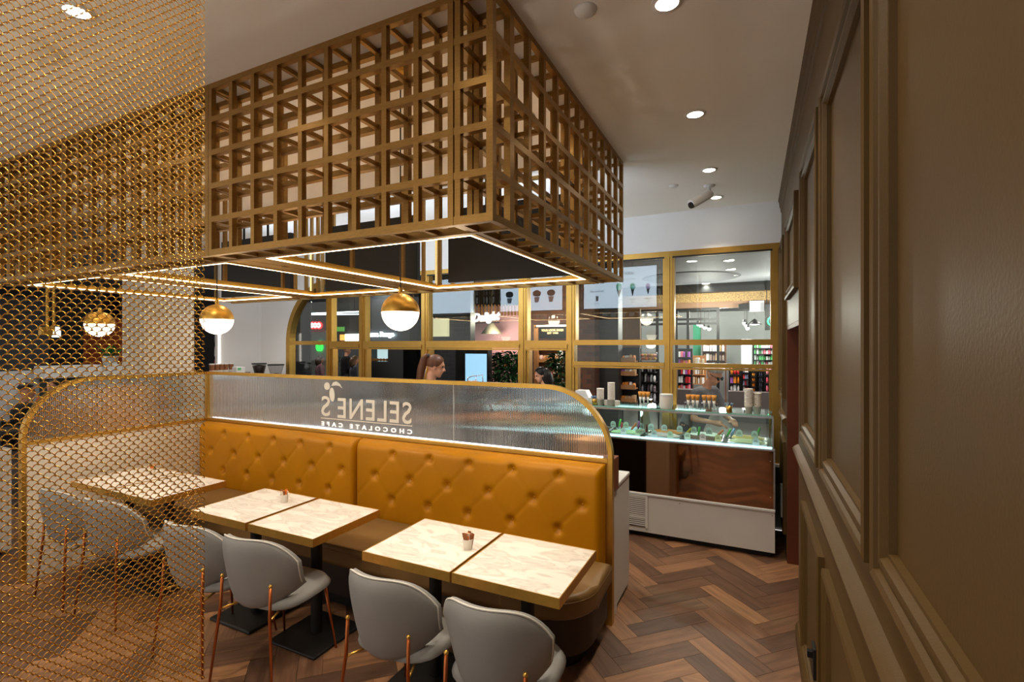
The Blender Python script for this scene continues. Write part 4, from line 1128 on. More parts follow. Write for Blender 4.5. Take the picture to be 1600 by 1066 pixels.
def pastry_tray(x, y, z, lab, col, n=8, w_=0.5):
    t = thing('pastry_tray', lab, 'tray', (x, y, z))
    obj('tray', B().box(-w_ / 2, w_ / 2, -0.14, 0.14, 0, 0.02, 0.004), M['woodlight'], t, world=False)
    for k in range(n):
        xx = -w_ / 2 + 0.05 + (w_ - 0.1) * (k % (n // 2)) / (n // 2 - 1); yy = -0.065 + 0.13 * (k // (n // 2))
        pts = [(xx + 0.045 * math.cos(a), yy + 0.03 * math.sin(a) , 0.045) for a in [PI * q / 6 for q in range(7)]]
        obj('croissant', B().tube(pts, [0.008, 0.018, 0.024, 0.027, 0.024, 0.018, 0.008], 8), pbr('crust_%s' % col[0], col, 0.5, 0, 0.2, 30), t, world=False, smooth=True)
bb = thing('window_bench', 'long back counter under the windows left of the gelato case', 'counter', (-4.3, 5.35, 0))
obj('cabinet', B().box(-6.2, -2.42, 5.18, 5.6, 0.05, 0.86), M['lamwhite'], bb)
obj('worktop', B().box(-6.22, -2.40, 5.14, 5.6, 0.86, 0.89, 0.005), M['steel'], bb)
obj('plinth', B().box(-6.2, -2.42, 5.22, 5.6, 0, 0.05), M['black'], bb)
for i, (x, lab) in enumerate(((-2.85, 'tray of croissants on the window bench nearest the gelato case'), (-3.45, 'second tray of pastries on the window bench'), (-4.05, 'third tray of pastries on the window bench'))):
    pastry_tray(x, 5.36, 0.89, lab, (206, 128, 56))
plight('bench_fill', (-3.4, 5.3, 1.5), 10, WARM, None, 0.1)  # added point light without a fixture, warms the pastry trays behind the glass
# low things on the service counter, seen blurred through the fluted glass
solo('cutting_board', B().box(-1.75, -1.25, 3.47, 3.74, 0.872, 0.905, 0.004), M['woodlight'], 'wooden board on the service counter behind the rounded glass end', 'board', base=(-1.5, 3.6, 0.872))
bx = thing('cake_carton', 'brown cardboard cake box behind the rounded glass end', 'carton', (-1.12, 3.6, 0.872))
obj('carton_body', B().box(-1.25, -0.99, 3.48, 3.72, 0.872, 1.12, 0.003), pbr('cardboard', (190, 140, 92), 0.7), bx)
obj('carton_lid', B().box(-1.255, -0.985, 3.475, 3.725, 1.12, 1.145, 0.003), pbr('cardboard_lid', (206, 156, 106), 0.7), bx)
sk = thing('sink_tap', 'curved chrome tap standing on the service counter', 'tap', (-1.95, 3.6, 0.872))
obj('spout', B().tube([(-1.95, 3.6, 0.872), (-1.95, 3.6, 1.3)] + [(-1.95 + 0.09 - 0.09 * math.cos(a), 3.6, 1.3 + 0.09 * math.sin(a)) for a in [PI * q / 8 for q in range(1, 9)]] + [(-1.77, 3.6, 1.22)], 0.012, 10), M['chrome'], sk, smooth=True)
obj('lever', B().tube([(-1.95, 3.6, 1.0), (-1.95, 3.68, 1.04)], 0.006, 8), M['chrome'], sk)

# corner bench with espresso machine and grinders
cb = thing('corner_bench', 'white corner counter in front of the white return wall', 'counter', (-6.95, 5.1, 0))
obj('cabinet', B().box(-7.45, -6.45, 4.5, 5.62, 0.05, 0.87), M['lamwhite'], cb)
obj('worktop', B().box(-7.47, -6.42, 4.48, 5.63, 0.87, 0.90, 0.005), M['bronzemirrorpost'], cb)
obj('plinth', B().box(-7.4, -6.5, 4.55, 5.6, 0, 0.05), M['black'], cb)
em = thing('espresso_machine', 'espresso machine on the corner counter with cups stacked on top', 'coffee machine', (-7.2, 4.82, 0.9))
obj('body', B().box(-7.42, -6.98, 4.55, 5.08, 1.0, 1.425, 0.012), M['steel'], em)
obj('drip_tray', B().box(-7.4, -6.9, 4.57, 5.06, 0.93, 1.0, 0.006), M['darkmetal'], em)
for yy in (4.7, 4.93):
    obj('group_head', B().tube([(-6.98, yy, 1.18), (-6.93, yy, 1.18), (-6.93, yy, 1.12)], 0.025, 12), M['chrome'], em, angle=0.6)
obj('foot', B().box(-7.38, -6.92, 4.6, 5.02, 0.9, 0.93), M['black'], em)
brown = pbr('brown_cup', (134, 84, 48), 0.5, 0, 0.2, 60)
for i, px_ in enumerate((331, 339, 346, 353, 361)):
    p = PX(px_, 575, -7.18); t = thing('brown_cup', ('leftmost', 'second', 'middle', 'fourth', 'rightmost')[i] + ' brown lidded cup in the row on the espresso machine', 'cup', (p.x, p.y, 1.462), 0, 'brown lidded cups on the espresso machine')
    obj('cup_body', B().lathe([(0, 0), (0.030, 0), (0.036, 0.085), (0, 0.085)], (0, 0, 0), 14), brown, t, world=False, angle=0.6)
    obj('lid', B().lathe([(0, 0.085), (0.038, 0.085), (0.036, 0.1), (0, 0.1)], (0, 0, 0), 14), M['bronzemirrorpost'], t, world=False, angle=0.6)
for i, px_ in enumerate((332, 342, 352, 361)):
    p = PX(px_, 580, -7.18)
    for k in range(3):
        tag(link('saucer', bpy.data.meshes.get('saucer') or B().lathe([(0, 0), (0.03, 0), (0.044, 0.010), (0.044, 0.012), (0, 0.012)], (0, 0, 0), 16).mesh('saucer', M['porcelain']), None, (p.x, p.y, 1.425 + 0.0122 * k)), ('bottom', 'middle', 'top')[k] + ' white saucer of the ' + ('leftmost', 'second', 'third', 'rightmost')[i] + ' low stack on the espresso machine', 'saucer', 'saucers under the brown cups')
p = PX(373, 580, -6.8)
sc_ = thing('card_terminal', 'small white device with a green display beside the brown cups', 'device', (p.x, p.y, 0.9))
obj('stand', B().tube([(p.x, p.y, 0.9), (p.x, p.y, 1.42)], 0.015, 10), M['steel'], sc_)
obj('case', B().box(p.x - 0.05, p.x + 0.05, p.y - 0.07, p.y + 0.07, 1.42, 1.52, 0.008), M['bronzemirrorpost'], sc_)
obj('display', B().box(p.x + 0.05, p.x + 0.053, p.y - 0.05, p.y + 0.0, 1.47, 1.505), pbr('lcd_green', (70, 130, 80), 0.3, emit=(70, 140, 90), estr=0.5), sc_)
for px_, py_, wd, fill, lab in ((405, 584, 0.105, 0.9, 'coffee grinder hopper full of dark beans at the white wall'), (431, 586, 0.115, 0.2, 'coffee grinder hopper nearly empty beside the arched window')):
    p = PY(px_, py_, 5.3)
    t = thing('coffee_grinder', lab, 'grinder', (p.x, 5.3, 0.9))
    zb = p.z - 0.9
    obj('motor_body', B().box(-0.08, 0.08, -0.1, 0.1, 0, zb - 0.02, 0.012), M['blackgloss'], t, world=False)
    obj('bean_hopper', B().lathe([(wd * 0.62, zb - 0.02), (wd, zb + 0.15)], (0, 0, 0), 24, cap=False), clear_glass('hopper_glass', (225, 225, 225), 0.06), t, world=False, smooth=True)
    obj('beans', B().lathe([(0, zb - 0.018), (wd * 0.61, zb - 0.018), (wd * (0.61 + 0.37 * fill), zb - 0.02 + 0.16 * fill), (0, zb + 0.16 * fill)], (0, 0, 0), 24), pbr('coffee_beans', (48, 26, 16), 0.5, 0, 0.4, 90), t, world=False, smooth=True)
    obj('hopper_lid', B().lathe([(0, zb + 0.15), (wd * 1.06, zb + 0.15), (wd * 1.06, zb + 0.168), (0, zb + 0.168)], (0, 0, 0), 24), M['black'], t, world=False, angle=0.5)

# ================================================================== PEOPLE
def capsule(b, p0, p1, r0, r1, n=10):
    p0, p1 = Vector(p0), Vector(p1)
    b.tube([p0, p1], [r0, r1], n); b.ball(p0, r0, n); b.ball(p1, r1, n)
def fuse(o, vox, it=4):
    r = o.modifiers.new('fuse', 'REMESH'); r.mode = 'VOXEL'; r.voxel_size = vox; r.use_smooth_shade = True
    s_ = o.modifiers.new('smooth', 'SMOOTH'); s_.iterations = it; s_.factor = 0.5
def hand(b, wrist, d, side, curl=0.5):
    """palm with five fingers; d = pointing direction"""
    d = Vector(d).normalized(); upv = Vector((0, 0, 1)) if abs(d.z) < 0.9 else Vector((0, 1, 0))
    sd = d.cross(upv).normalized(); nn = sd.cross(d)
    w0 = Vector(wrist); pc = w0 + d * 0.055
    b.tube([w0, pc, w0 + d * 0.09], [0.026, 0.036, 0.034], 8)
    for k, (o_, l_) in enumerate(((-0.027, 0.062), (-0.009, 0.074), (0.009, 0.07), (0.026, 0.054))):
        s0 = w0 + d * 0.085 + sd * o_
        m = s0 + d * l_ * 0.55 - nn * 0.012 * curl * 2; e = m + (d * (1 - curl) - nn * curl).normalized() * l_ * 0.5
        capsule(b, s0, m, 0.0092, 0.0088, 8); capsule(b, m, e, 0.0088, 0.0078, 8)
    t0 = w0 + d * 0.03 - sd * 0.026 * side; t1 = t0 - sd * 0.028 * side + d * 0.028; t2 = t1 + d * 0.03
    capsule(b, t0, t1, 0.012, 0.010, 8); capsule(b, t1, t2, 0.010, 0.0085, 8)
SKIN = pbr('skin', (214, 158, 128), 0.5, 0, 0.05, 30)
def person(label, loc, face, h, top_col, hair_col, hair='short', trouser=(40, 40, 46), arms=None, lean=0.0, sit=False, vox=0.011, tilt=0.0, extra=None, skin=SKIN):
    t = thing('person', label, 'person', loc, face)
    k = h / 1.72
    hip = Vector((0, 0, 0.93 * k)) if not sit else Vector((0, 0, 0.50))
    sp = hip + Vector((0, math.sin(lean), math.cos(lean))) * 0.50 * k           # shoulder line centre
    up = (sp - hip).normalized()
    nk = sp + up * 0.09 * k; hd = nk + Vector((0, 0.03 + 0.06 * tilt, 0.115)) * k
    shl, shr = sp + Vector((-0.175 * k, 0, -0.02)), sp + Vector((0.175 * k, 0, -0.02))
    arms = arms or {}
    el = Vector(arms.get('el', shl + Vector((-0.05, 0.03, -0.29 * k)))); wl = Vector(arms.get('wl', el + Vector((0.02, 0.12, -0.22 * k))))
    er = Vector(arms.get('er', shr + Vector((0.05, 0.03, -0.29 * k)))); wr = Vector(arms.get('wr', er + Vector((-0.02, 0.12, -0.22 * k))))
    if sit:
        knl, knr = hip + Vector((-0.10, 0.43, 0.0)), hip + Vector((0.10, 0.43, 0.0)); anl, anr = Vector((-0.10, 0.43, 0.07)), Vector((0.10, 0.43, 0.07))
    else:
        knl, knr = Vector((-0.10, 0.02, 0.50 * k)), Vector((0.10, 0.02, 0.50 * k)); anl, anr = Vector((-0.11, 0, 0.08)), Vector((0.11, 0, 0.08))
    R = Matrix.Rotation(-tilt * 0.6, 4, 'X')
    def hp(v): return hd + (R @ Vector(v)) * k
    # skin body, one surface
    b = B()
    capsule(b, hip, sp - up * 0.1, 0.125 * k, 0.13 * k, 12)
    capsule(b, shl + Vector((0.05, 0, 0)), shr - Vector((0.05, 0, 0)), 0.062 * k, 0.062 * k, 10)
    capsule(b, sp, nk + up * 0.03, 0.055 * k, 0.05 * k, 10)
    b.ball(hp((0, -0.012, 0.025)), 0.092 * k, 16, (0.82, 1.0, 0.98)); b.ball(hp((0, 0.028, -0.045)), 0.062 * k, 14, (0.86, 0.86, 1.05))
    b.ball(hp((0, 0.055, -0.095)), 0.022 * k, 10)                                    # chin
    b.tube([hp((0, 0.078, 0.012)), hp((0, 0.106, -0.028)), hp((0, 0.082, -0.036))], [0.008 * k, 0.013 * k, 0.012 * k], 8)   # nose
    b.tube([hp((-0.02, 0.070, -0.064)), hp((0, 0.080, -0.062)), hp((0.02, 0.070, -0.064))], [0.005 * k, 0.008 * k, 0.005 * k], 8)   # lips
    b.tube([hp((-0.045, 0.066, 0.028)), hp((0, 0.084, 0.030)), hp((0.045, 0.066, 0.028))], 0.009 * k, 8)   # brow
    for sx in (-1, 1): b.ball(hp((sx * 0.078, -0.008, -0.012)), 0.026 * k, 10, (0.35, 0.7, 1.2))           # ears
    for s0, e0, w0 in ((shl, el, wl), (shr, er, wr)):
        capsule(b, s0, e0, 0.047 * k, 0.038 * k); capsule(b, e0, w0, 0.037 * k, 0.026 * k)
    hand(b, wl, wl - el, -1); hand(b, wr, wr - er, 1)
    for kn, an, sx in ((knl, anl, -1), (knr, anr, 1)):
        capsule(b, hip + Vector((sx * 0.09, 0, 0)), kn, 0.075 * k, 0.052 * k); capsule(b, kn, an, 0.05 * k, 0.035 * k)
        capsule(b, an + Vector((0, -0.02, -0.03)), an + Vector((0, 0.14, -0.05)), 0.036, 0.028)
    o_ = obj('body', b, skin, t, world=False); fuse(o_, vox, 3)
    # clothing
    b = B(); capsule(b, hip, sp - up * 0.1, 0.148 * k, 0.155 * k, 12)
    b.ball(sp - up * 0.12, 0.17 * k, 14, (1.1, 0.75, 1.0))
    capsule(b, shl + Vector((0.03, 0, 0)), shr - Vector((0.03, 0, 0)), 0.076 * k, 0.076 * k, 10)
    slv = 1.0 if extra != 'tee' else 0.0
    for s0, e0, w0 in ((shl, el, wl), (shr, er, wr)):
        capsule(b, s0, s0.lerp(e0, 0.75 if not slv else 1.0), 0.064 * k, 0.058 * k)
        if slv: capsule(b, e0, e0.lerp(w0, 0.92), 0.052 * k, 0.042 * k)
    o_ = obj('top', b, pbr('cloth_%d_%d_%d' % top_col, top_col, 0.85, 0, 0.08, 20), t, world=False); fuse(o_, vox, 5)
    b = B(); b.ball(hip, 0.16 * k, 12, (1.05, 0.85, 0.8))
    for kn, an, sx in ((knl, anl, -1), (knr, anr, 1)):
        capsule(b, hip + Vector((sx * 0.085, 0, -0.03)), kn, 0.092 * k, 0.072 * k); capsule(b, kn, an, 0.068 * k, 0.055 * k)
    o_ = obj('trousers', b, pbr('cloth_%d_%d_%d' % trouser, trouser, 0.85), t, world=False); fuse(o_, vox * 1.3, 4)
    for sx in (-1, 1):
        obj('eye', B().ball(hp((sx * 0.031, 0.074, 0.010)), 0.0095 * k, 8), pbr('eye_dark', (40, 28, 24), 0.2), t, world=False, smooth=True)
    hm = pbr('hair_%d_%d_%d' % hair_col, hair_col, 0.45, 0, 0.25, 40, 0.3, 120, stretch=(1, 1, 0.2))
    b = B()
    # cap of hair: shell over the back and top of the skull
    def cap(i, j):
        a = 2 * PI * i; e = PI / 2 - (PI * 0.64) * j
        x, y, z = math.cos(e) * math.cos(a), math.cos(e) * math.sin(a), math.sin(e)
        front = max(0, y)
        if hair == 'short': e2 = e + (PI * 0.16) * j * (1 + front)
        else: e2 = e + (PI * 0.42) * j * front ** 1.5
        x, y, z = math.cos(e2) * math.cos(a), math.cos(e2) * math.sin(a), math.sin(e2)
        return hp((0.085 * x, -0.014 + 0.102 * y, 0.028 + 0.1 * z))
    b.grid(cap, 28, 12, closed_u=True)
    bmesh.ops.remove_doubles(b.bm, verts=b.bm.verts, dist=0.0008)
    if hair == 'ponytail':
        b.tube([hp((0, -0.085, 0.085)), hp((0, -0.118, 0.10)), hp((0, -0.14, 0.05)), hp((0, -0.145, -0.05)), hp((0, -0.14, -0.17)), hp((0, -0.12, -0.27))], [0.018, 0.026, 0.040, 0.046, 0.040, 0.014], 12)
    if hair == 'long':
        b.tube([hp((0, -0.06, 0.05)), hp((0, -0.085, -0.05)), hp((0, -0.085, -0.15)), hp((0, -0.06, -0.24))], [0.075, 0.088, 0.08, 0.05], 12)
    o_ = obj('hair', b, hm, t, world=False, smooth=True)
    if hair == 'ponytail': obj('hair_tie', B().tube([hp((0, -0.10, 0.088)), hp((0, -0.118, 0.098))], 0.026, 12), M['black'], o_, world=False)
    return t, hp
def face_dir(dx, dy): return math.atan2(-dx, dy)
p = PY(667, 575, 4.3)
person('woman with a long brown ponytail in black working behind the fluted glass', (p.x, 4.3, 0), face_dir(_c, _s + 0.1), 1.70, (18, 18, 20), (92, 52, 26), 'ponytail',
       arms=dict(el=(0.24, 0.18, 1.22), wl=None or (0.16, 0.40, 1.40), er=(0.26, 0.10, 1.15), wr=(0.20, 0.36, 1.20)), tilt=0.35, lean=0.08)
p = PY(853, 590, 6.35)
person('woman with dark hair and head lowered, beyond the window', (p.x, 6.35, 0), face_dir(-_c, -_s - 0.3), 1.50, (30, 28, 30), (24, 20, 20), 'long', tilt=0.5, lean=0.05)
p = PY(1110, 600, 6.02)
mt_, hp_ = person('grey haired man in a grey T-shirt and glasses leaning over the gelato case', (p.x - 0.22, 6.17, 0), face_dir(0.8, -0.5), 1.63, (128, 130, 134), (150, 146, 142), 'short', trouser=(50, 52, 60), lean=0.42, tilt=0.9, extra='tee',
       arms=dict(el=(-0.25, 0.28, 1.02), wl=(-0.10, 0.46, 1.0), er=(0.27, 0.24, 1.02), wr=(0.20, 0.44, 1.0)))
obj('glasses', B().tube([hp_((-0.085, -0.005, 0.014)), hp_((-0.066, 0.088, 0.012)), hp_((0.066, 0.088, 0.012)), hp_((0.085, -0.005, 0.014))], 0.003, 6).ball(hp_((-0.034, 0.092, 0.004)), 0.024, 10, (1, 0.25, 0.75)).ball(hp_((0.034, 0.092, 0.004)), 0.024, 10, (1, 0.25, 0.75)), M['blackgloss'], mt_, world=False, smooth=True)

# ================================================================== THE MALL BEYOND
ZM = 3.42
tile = brick_mat('mall_tile', (72, 60, 58), (66, 56, 54), (50, 44, 42), 1.0, 0.35, rot=False, bw=0.6, rh=0.6)
struct('floor', B().box(-30, 8, YG + 0.12, 20, -0.06, 0.0), tile, 'grey tiled floor of the mall beyond the windows')
struct('floor', B().box(-20, -7.6, -2, YG + 0.12, -0.06, -0.001), tile, 'grey tiled floor of the mall left of the cafe')
mgrey = pbr('mall_ceiling_grey', (124, 126, 130), 0.7)
struct('ceiling', B().box(-30, 8, YG + 0.12, 14.2, ZM, ZM + 0.1), mgrey, 'grey ceiling of the mall beyond the windows')
struct('ceiling', B().box(-20, -7.62, -2, YG + 0.12, ZM, ZM + 0.1), mgrey, 'grey ceiling of the mall left of the cafe')
tag(obj('ceiling_recess', B().lathe([(0, -0.02), (1.05, -0.02), (1.1, 0), (0, 0)], PZ(1078, 434, ZM), 40), pbr('recess_grey', (88, 90, 94), 0.7)), 'large round dark recess panel in the mall ceiling', 'ceiling panel')
for px_, py_, lab in ((1081, 408, 'mall ceiling downlight behind the upper left of the right window'), (1139, 407, 'mall ceiling downlight at the top right of the right window'), (1142, 421, 'mall ceiling downlight just below the topmost one'), (1103, 443, 'mall ceiling downlight near the dark bulkhead'),
                      (487, 472, 'mall downlight at the top of the rounded window'), (500, 471, 'second mall downlight at the top of the rounded window'), (574, 467, 'mall downlight behind the pane left of the nearest globe pendant')):
    q = PZ(px_, py_, ZM); downlight(q.x, q.y, 70, lab, NEUT, ZM, 2.3, 'mall ceiling downlights', 0.09)
for x, y in ((-0.7, 7.0), (-3.5, 8.0), (-7.5, 8.5), (-10.5, 9.5), (-10.0, 2.6), (-10.5, 5.2)):  # unseen downlights, added to light the mall
    downlight(x, y, 95, 'added round mall downlight out of view above the window heads', NEUT, ZM, 2.3, 'mall ceiling downlights', 0.09)

def prect(px0, px1, py0, py1, Y):
    pm_ = (px0 + px1) / 2
    return PY(px0, 538, Y).x, PY(px1, 538, Y).x, PY(pm_, py1, Y).z, PY(pm_, py0, Y).z
def pbox(px0, px1, py0, py1, Y, d=0.1, bev=0.0):
    x0, x1, z0, z1 = prect(px0, px1, py0, py1, Y)
    return B().box(x0, x1, Y, Y + d, max(z0, 0.0), z1, bev)
def sbox(name, r, Y, mat, label, d=0.1):
    return struct(name, pbox(*r, Y, d), mat, label)
brickr = brick_mat('brick_red', (120, 72, 50), (88, 56, 42), (84, 74, 66), 3.2)
brickd = brick_mat('tile_dark', (44, 44, 48), (30, 30, 34), (58, 58, 60), 2.6, 0.3)
slatd = brick_mat('batten_dark', (46, 38, 32), (36, 30, 26), (14, 12, 10), 4.0, 0.5, bw=8.0, rh=0.25)
charc = pbr('charcoal_wall', (58, 60, 66), 0.5, 0, 0.1, 2)

# ---- grocery shop across the mall
YS2 = 14.0
X0_, X1_ = -5.2, 1.6
struct('trim_4', B().box(X0_ - 5, X1_ + 3, YS2 - 0.3, YS2 + 0.2, 3.2, ZM), M['black'], 'black bulkhead above the grocery shop')
struct('wall_fascia', B().box(X0_, X1_ + 3, YS2, YS2 + 0.2, 2.97, 3.2), pbr('osb_board', (160, 130, 84), 0.7, 0, 0.5, 26), 'speckled wood board fascia of the grocery shop')
struct('wall_fascia', B().box(X0_, X1_ + 3, YS2 + 0.05, YS2 + 0.2, 2.80, 2.97), pbr('fascia_brown', (140, 108, 84), 0.6), 'plain brown band under the wood board fascia')
struct('wall_far', B().box(X0_ - 3, X1_ + 3, 18.0, 18.1, 0, 3.4), pbr('shop_back', (150, 153, 152), 0.7), 'pale back wall of the grocery shop')
struct('floor', B().box(X0_ - 3, X1_ + 3, 14.0, 18.0, 0.0005, 0.003), pbr('shop_floor', (130, 126, 122), 0.4), 'floor of the grocery shop')
struct('ceiling', B().box(X0_ - 3, X1_ + 3, YS2 + 0.2, 18.0, 2.95, 3.05), M['black'], 'black ceiling inside the grocery shop')
sf = thing('shopfront_frame', 'black steel shopfront grid of the grocery shop', 'shopfront', (PY(1090, 538, YS2).x, YS2, 0))
for px_ in (985, 1000, 1027, 1057, 1075, 1122):
    x = PY(px_, 538, YS2).x; obj('frame_post', B().box(x - 0.035, x + 0.035, YS2 - 0.02, YS2 + 0.05, 0, 2.8), M['black'], sf)
xa, xb = PY(985, 538, YS2).x, PY(1122, 538, YS2).x
for z in (2.78, 2.52, 2.40): obj('frame_rail', B().box(xa, xb, YS2 - 0.01, YS2 + 0.04, z - 0.03, z + 0.03), M['black'], sf)
solo('vent_box', pbox(1154, 1171, 475, 484, YS2 - 0.122, 0.12), M['black'], 'black air vent on the grocery fascia', 'vent')
solo('notice_board', pbox(1171, 1194, 470, 487, YS2 - 0.052, 0.05), pbr('notice_white', (214, 214, 220), 0.6), 'white sign panel on the grocery fascia', 'sign')
gs = thing('hanging_sign', 'black hanging sign with a green ring letter at the right window edge', 'sign', PY(1206, 516, 13.6))
obj('sign_frame', pbox(1195, 1216, 475, 516, 13.6, 0.05), M['black'], gs)
for px_ in (1198, 1214):
    q = PY(px_, 475, 13.62); obj('hanger', B().tube([q, (q.x, q.y, ZM)], 0.01, 6), M['black'], gs)
q = PY(1197, 510, 13.59)
me = text_mesh('G', 0.36, glow('neon_green', (20, 190, 120), 1.2), 0.01, 0.0, 0, 1, 'LEFT', text_frame(q - gs.location, (1, 0, 0)))
link('sign_lettering', me, gs)
for i, px_ in enumerate((1091, 1095, 1101, 1108, 1163, 1166, 1168)):
    q = PY(px_, (507, 509, 512, 514, 505, 509, 513)[i], 15.5)
    t = thing('track_spotlight', 'small bright spotlight on the grocery shop track, %s' % ('leftmost of the left row', 'second of the left row', 'third of the left row', 'last of the left row', 'topmost of the right cluster', 'middle of the right cluster', 'lowest of the right cluster')[i], 'spotlight', q, 0, 'grocery shop spotlights')
    obj('spot_can', B().tube([(0, 0, 0.10), (0, 0, 0.02)], 0.045, 12), M['black'], t, world=False)
    obj('spot_lamp', B().ball((0, 0, 0.0), 0.05, 10), M['downlight'], t, world=False, smooth=True)
    obj('stem', B().tube([(0, 0, 0.1), (0, 0, 2.95 - q.z)], 0.008, 6), M['black'], t, world=False)
q = PY(1179, 507, 15.8); t = thing('dome_pendant', 'black dome pendant lamp inside the grocery shop', 'pendant lamp', q)
obj('dome', B().lathe([(0.02, 0.16), (0.06, 0.12), (0.2, 0.0), (0.19, 0.0), (0.05, 0.11)], (0, 0, 0), 20, cap=False), M['darkmetal'], t, world=False, smooth=True)
obj('bulb', B().ball((0, 0, 0.01), 0.13, 12, (1, 1, 0.2)), M['downlight'], t, world=False, smooth=True)
obj('cord', B().tube([(0, 0, 0.16), (0, 0, 2.95 - q.z)], 0.006, 6), M['black'], t, world=False)
for x, y in ((-2.8, 15.6), (-0.8, 15.4), (0.6, 15.8), (-1.0, 13.0), (0.6, 12.6)):
    plight('shop_light', (x, y, 2.6), 120, NEUT, None, 0.15)

# ---- display stands with goods
box_me = B().box(-0.5, 0.5, -0.5, 0.5, 0, 1, 0.04, 1)
ORD = ['first', 'second', 'third', 'fourth', 'fifth', 'sixth', 'seventh', 'eighth', 'ninth', 'tenth', 'eleventh', 'twelfth', 'thirteenth', 'fourteenth']
NUM = ['one', 'two', 'three', 'four', 'five', 'six']
def goods_mesh(kind, mat):
    b = B()
    if kind == 'box': b.box(-0.5, 0.5, -0.5, 0.5, 0, 1, 0.03, 1)
    elif kind == 'bag':
        b.grid(lambda i, j: ((0.5 * math.cos(2 * PI * i)) * math.sin(PI * (0.14 + j * 0.74)) ** 0.45, 0.5 * math.sin(2 * PI * i) * math.sin(PI * (0.14 + j * 0.78)) ** 0.5, j), 12, 6, closed_u=True)
    else: b.lathe([(0, 0), (0.48, 0), (0.5, 0.08), (0.5, 0.7), (0.36, 0.8), (0.36, 1.0), (0, 1.0)], (0, 0, 0), 12)
    return b.mesh('goods_' + kind, mat, kind == 'bag')
GM = {}
def goods(kind, col):
    key = (kind, col)
    if key not in GM: GM[key] = goods_mesh(kind, pbr('goods_%d_%d_%d' % col, col, 0.5, 0, 0.25, 9))
    return GM[key]
def stand(r, Y, rows, per, kinds, cols, label, good_label, good_name, cat, frame=M['black'], shelf=M['darkmetal'], depth=0.35, fill=0.8, lip=0.0, backp=True):
    x0, x1, z0, z1 = prect(*r, Y); z0 = max(z0, 0.0)
    t = thing('display_stand', label, 'display stand', ((x0 + x1) / 2, Y + depth / 2, 0))
    if backp: obj('back_panel', B().box(x0, x1, Y + depth - 0.03, Y + depth, max(z0 - 0.02, 0.0), z1), frame, t)
    for x in (x0, x1 - 0.03): obj('post', B().box(x, x + 0.03, Y + depth - 0.06, Y + depth - 0.03, 0, z1), frame, t)
    hz = (z1 - z0) / rows
    for k in range(rows):
        z = z0 + k * hz
        obj('shelf', B().box(x0 + 0.03, x1 - 0.03, Y, Y + depth - 0.061, max(z - 0.02, 0.001), z + 0.001), shelf, t)
        if lip: obj('tray_front', B().box(x0 + 0.03, x1 - 0.03, Y - 0.015, Y - 0.001, z - 0.02, z + lip), shelf, t)
        wv = (x1 - x0 - 0.08) / per
        for j in range(per):
            hh = hz * fill * random.uniform(0.75, 1.0)
            o_ = link(good_name, goods(random.choice(kinds), random.choice(cols)), None, (x0 + 0.04 + wv * (j + 0.5), Y + depth * 0.4, z + 0.002), (0, 0, 0), (wv * 0.88, depth * 0.55, hh))
            tag(o_, ORD[j] + ' of shelf ' + NUM[k] + ' up, ' + good_label, cat, good_label)
    return t
WH, BK, PK, OR, PUc, BLc, GRc, RDc, TN = (228, 228, 226), (40, 38, 40), (232, 120, 140), (238, 140, 40), (160, 90, 170), (130, 140, 176), (90, 190, 110), (190, 44, 50), (196, 160, 116)
stand((1176, 1214, 535, 572), 16.2, 4, 9, ['jar', 'box'], [WH, WH, GRc, (210, 220, 214), PK], 'black wall shelf of white and green jars at the back of the grocery shop', 'jar on the black shelf at the grocery back right', 'jar', 'jar')
stand((1096, 1134, 535, 578), 16.0, 3, 7, ['box', 'jar'], [WH, TN, BK, (150, 130, 120)], 'dark shelf of boxes at the back of the grocery shop', 'packet on the middle back shelf of the grocery shop', 'packet', 'packet', M['wood'])
stand((1057, 1080, 545, 612), 13.4, 5, 5, ['box'], [WH, PUc, RDc, PK, OR, BK], 'crowded gift display stand left of the man', 'gift box on the display left of the man', 'gift_box', 'box')
stand((1080, 1102, 556, 600), 14.8, 3, 5, ['box', 'jar'], [TN, WH, (210, 190, 160)], 'wooden shelf of jars behind the man', 'cream jar on the wooden shelf behind the man', 'jar', 'jar', M['woodlight'], M['woodlight'])
stand((1138, 1158, 572, 613), 13.3, 3, 3, ['box', 'bag'], [PUc, RDc, WH, OR, (110, 110, 130)], 'display stand of purple and red packets right of the man', 'packet on the stand just right of the man', 'packet', 'packet')
stand((1158, 1172, 572, 613), 13.5, 4, 3, ['box'], [(110, 110, 126), RDc, WH, BLc], 'narrow display of cards between the packets', 'card packet on the narrow stand', 'card_packet', 'packet')
stand((1172, 1183, 572, 613), 13.3, 5, 1, ['bag'], [OR, (244, 166, 50)], 'hanging strip display of orange bags', 'orange bag on the hanging strip', 'sweet_bag', 'bag')
stand((1183, 1194, 572, 613), 13.4, 5, 2, ['bag'], [BLc, (150, 156, 180)], 'strip display of blue grey bags', 'blue grey bag on the strip display', 'sweet_bag', 'bag')
stand((1194, 1214, 572, 613), 13.2, 3, 3, ['bag'], [PK, (240, 150, 160), (224, 84, 110)], 'display of pink bags at the right edge of the window', 'pink bag at the right edge of the window', 'sweet_bag', 'bag')
pl_m = pbr('plinth_taupe', (92, 84, 82), 0.6)
solo('display_plinth', pbox(1057, 1084, 609, 672, 13.0, 0.35), pl_m, 'low taupe plinth left of the man', 'plinth')
solo('display_plinth', pbox(1138, 1216, 613, 672, 12.9, 0.25), pl_m, 'long low taupe plinth under the pink bags', 'plinth')
fr = thing('drinks_fridge', 'tall lit white fridge at the back of the grocery shop', 'fridge', PY(1166, 600, 16.4))
fr.location.z = 0
obj('cabinet', pbox(1158, 1175, 530, 600, 16.4, 0.5), M['bronzemirrorpost'], fr)
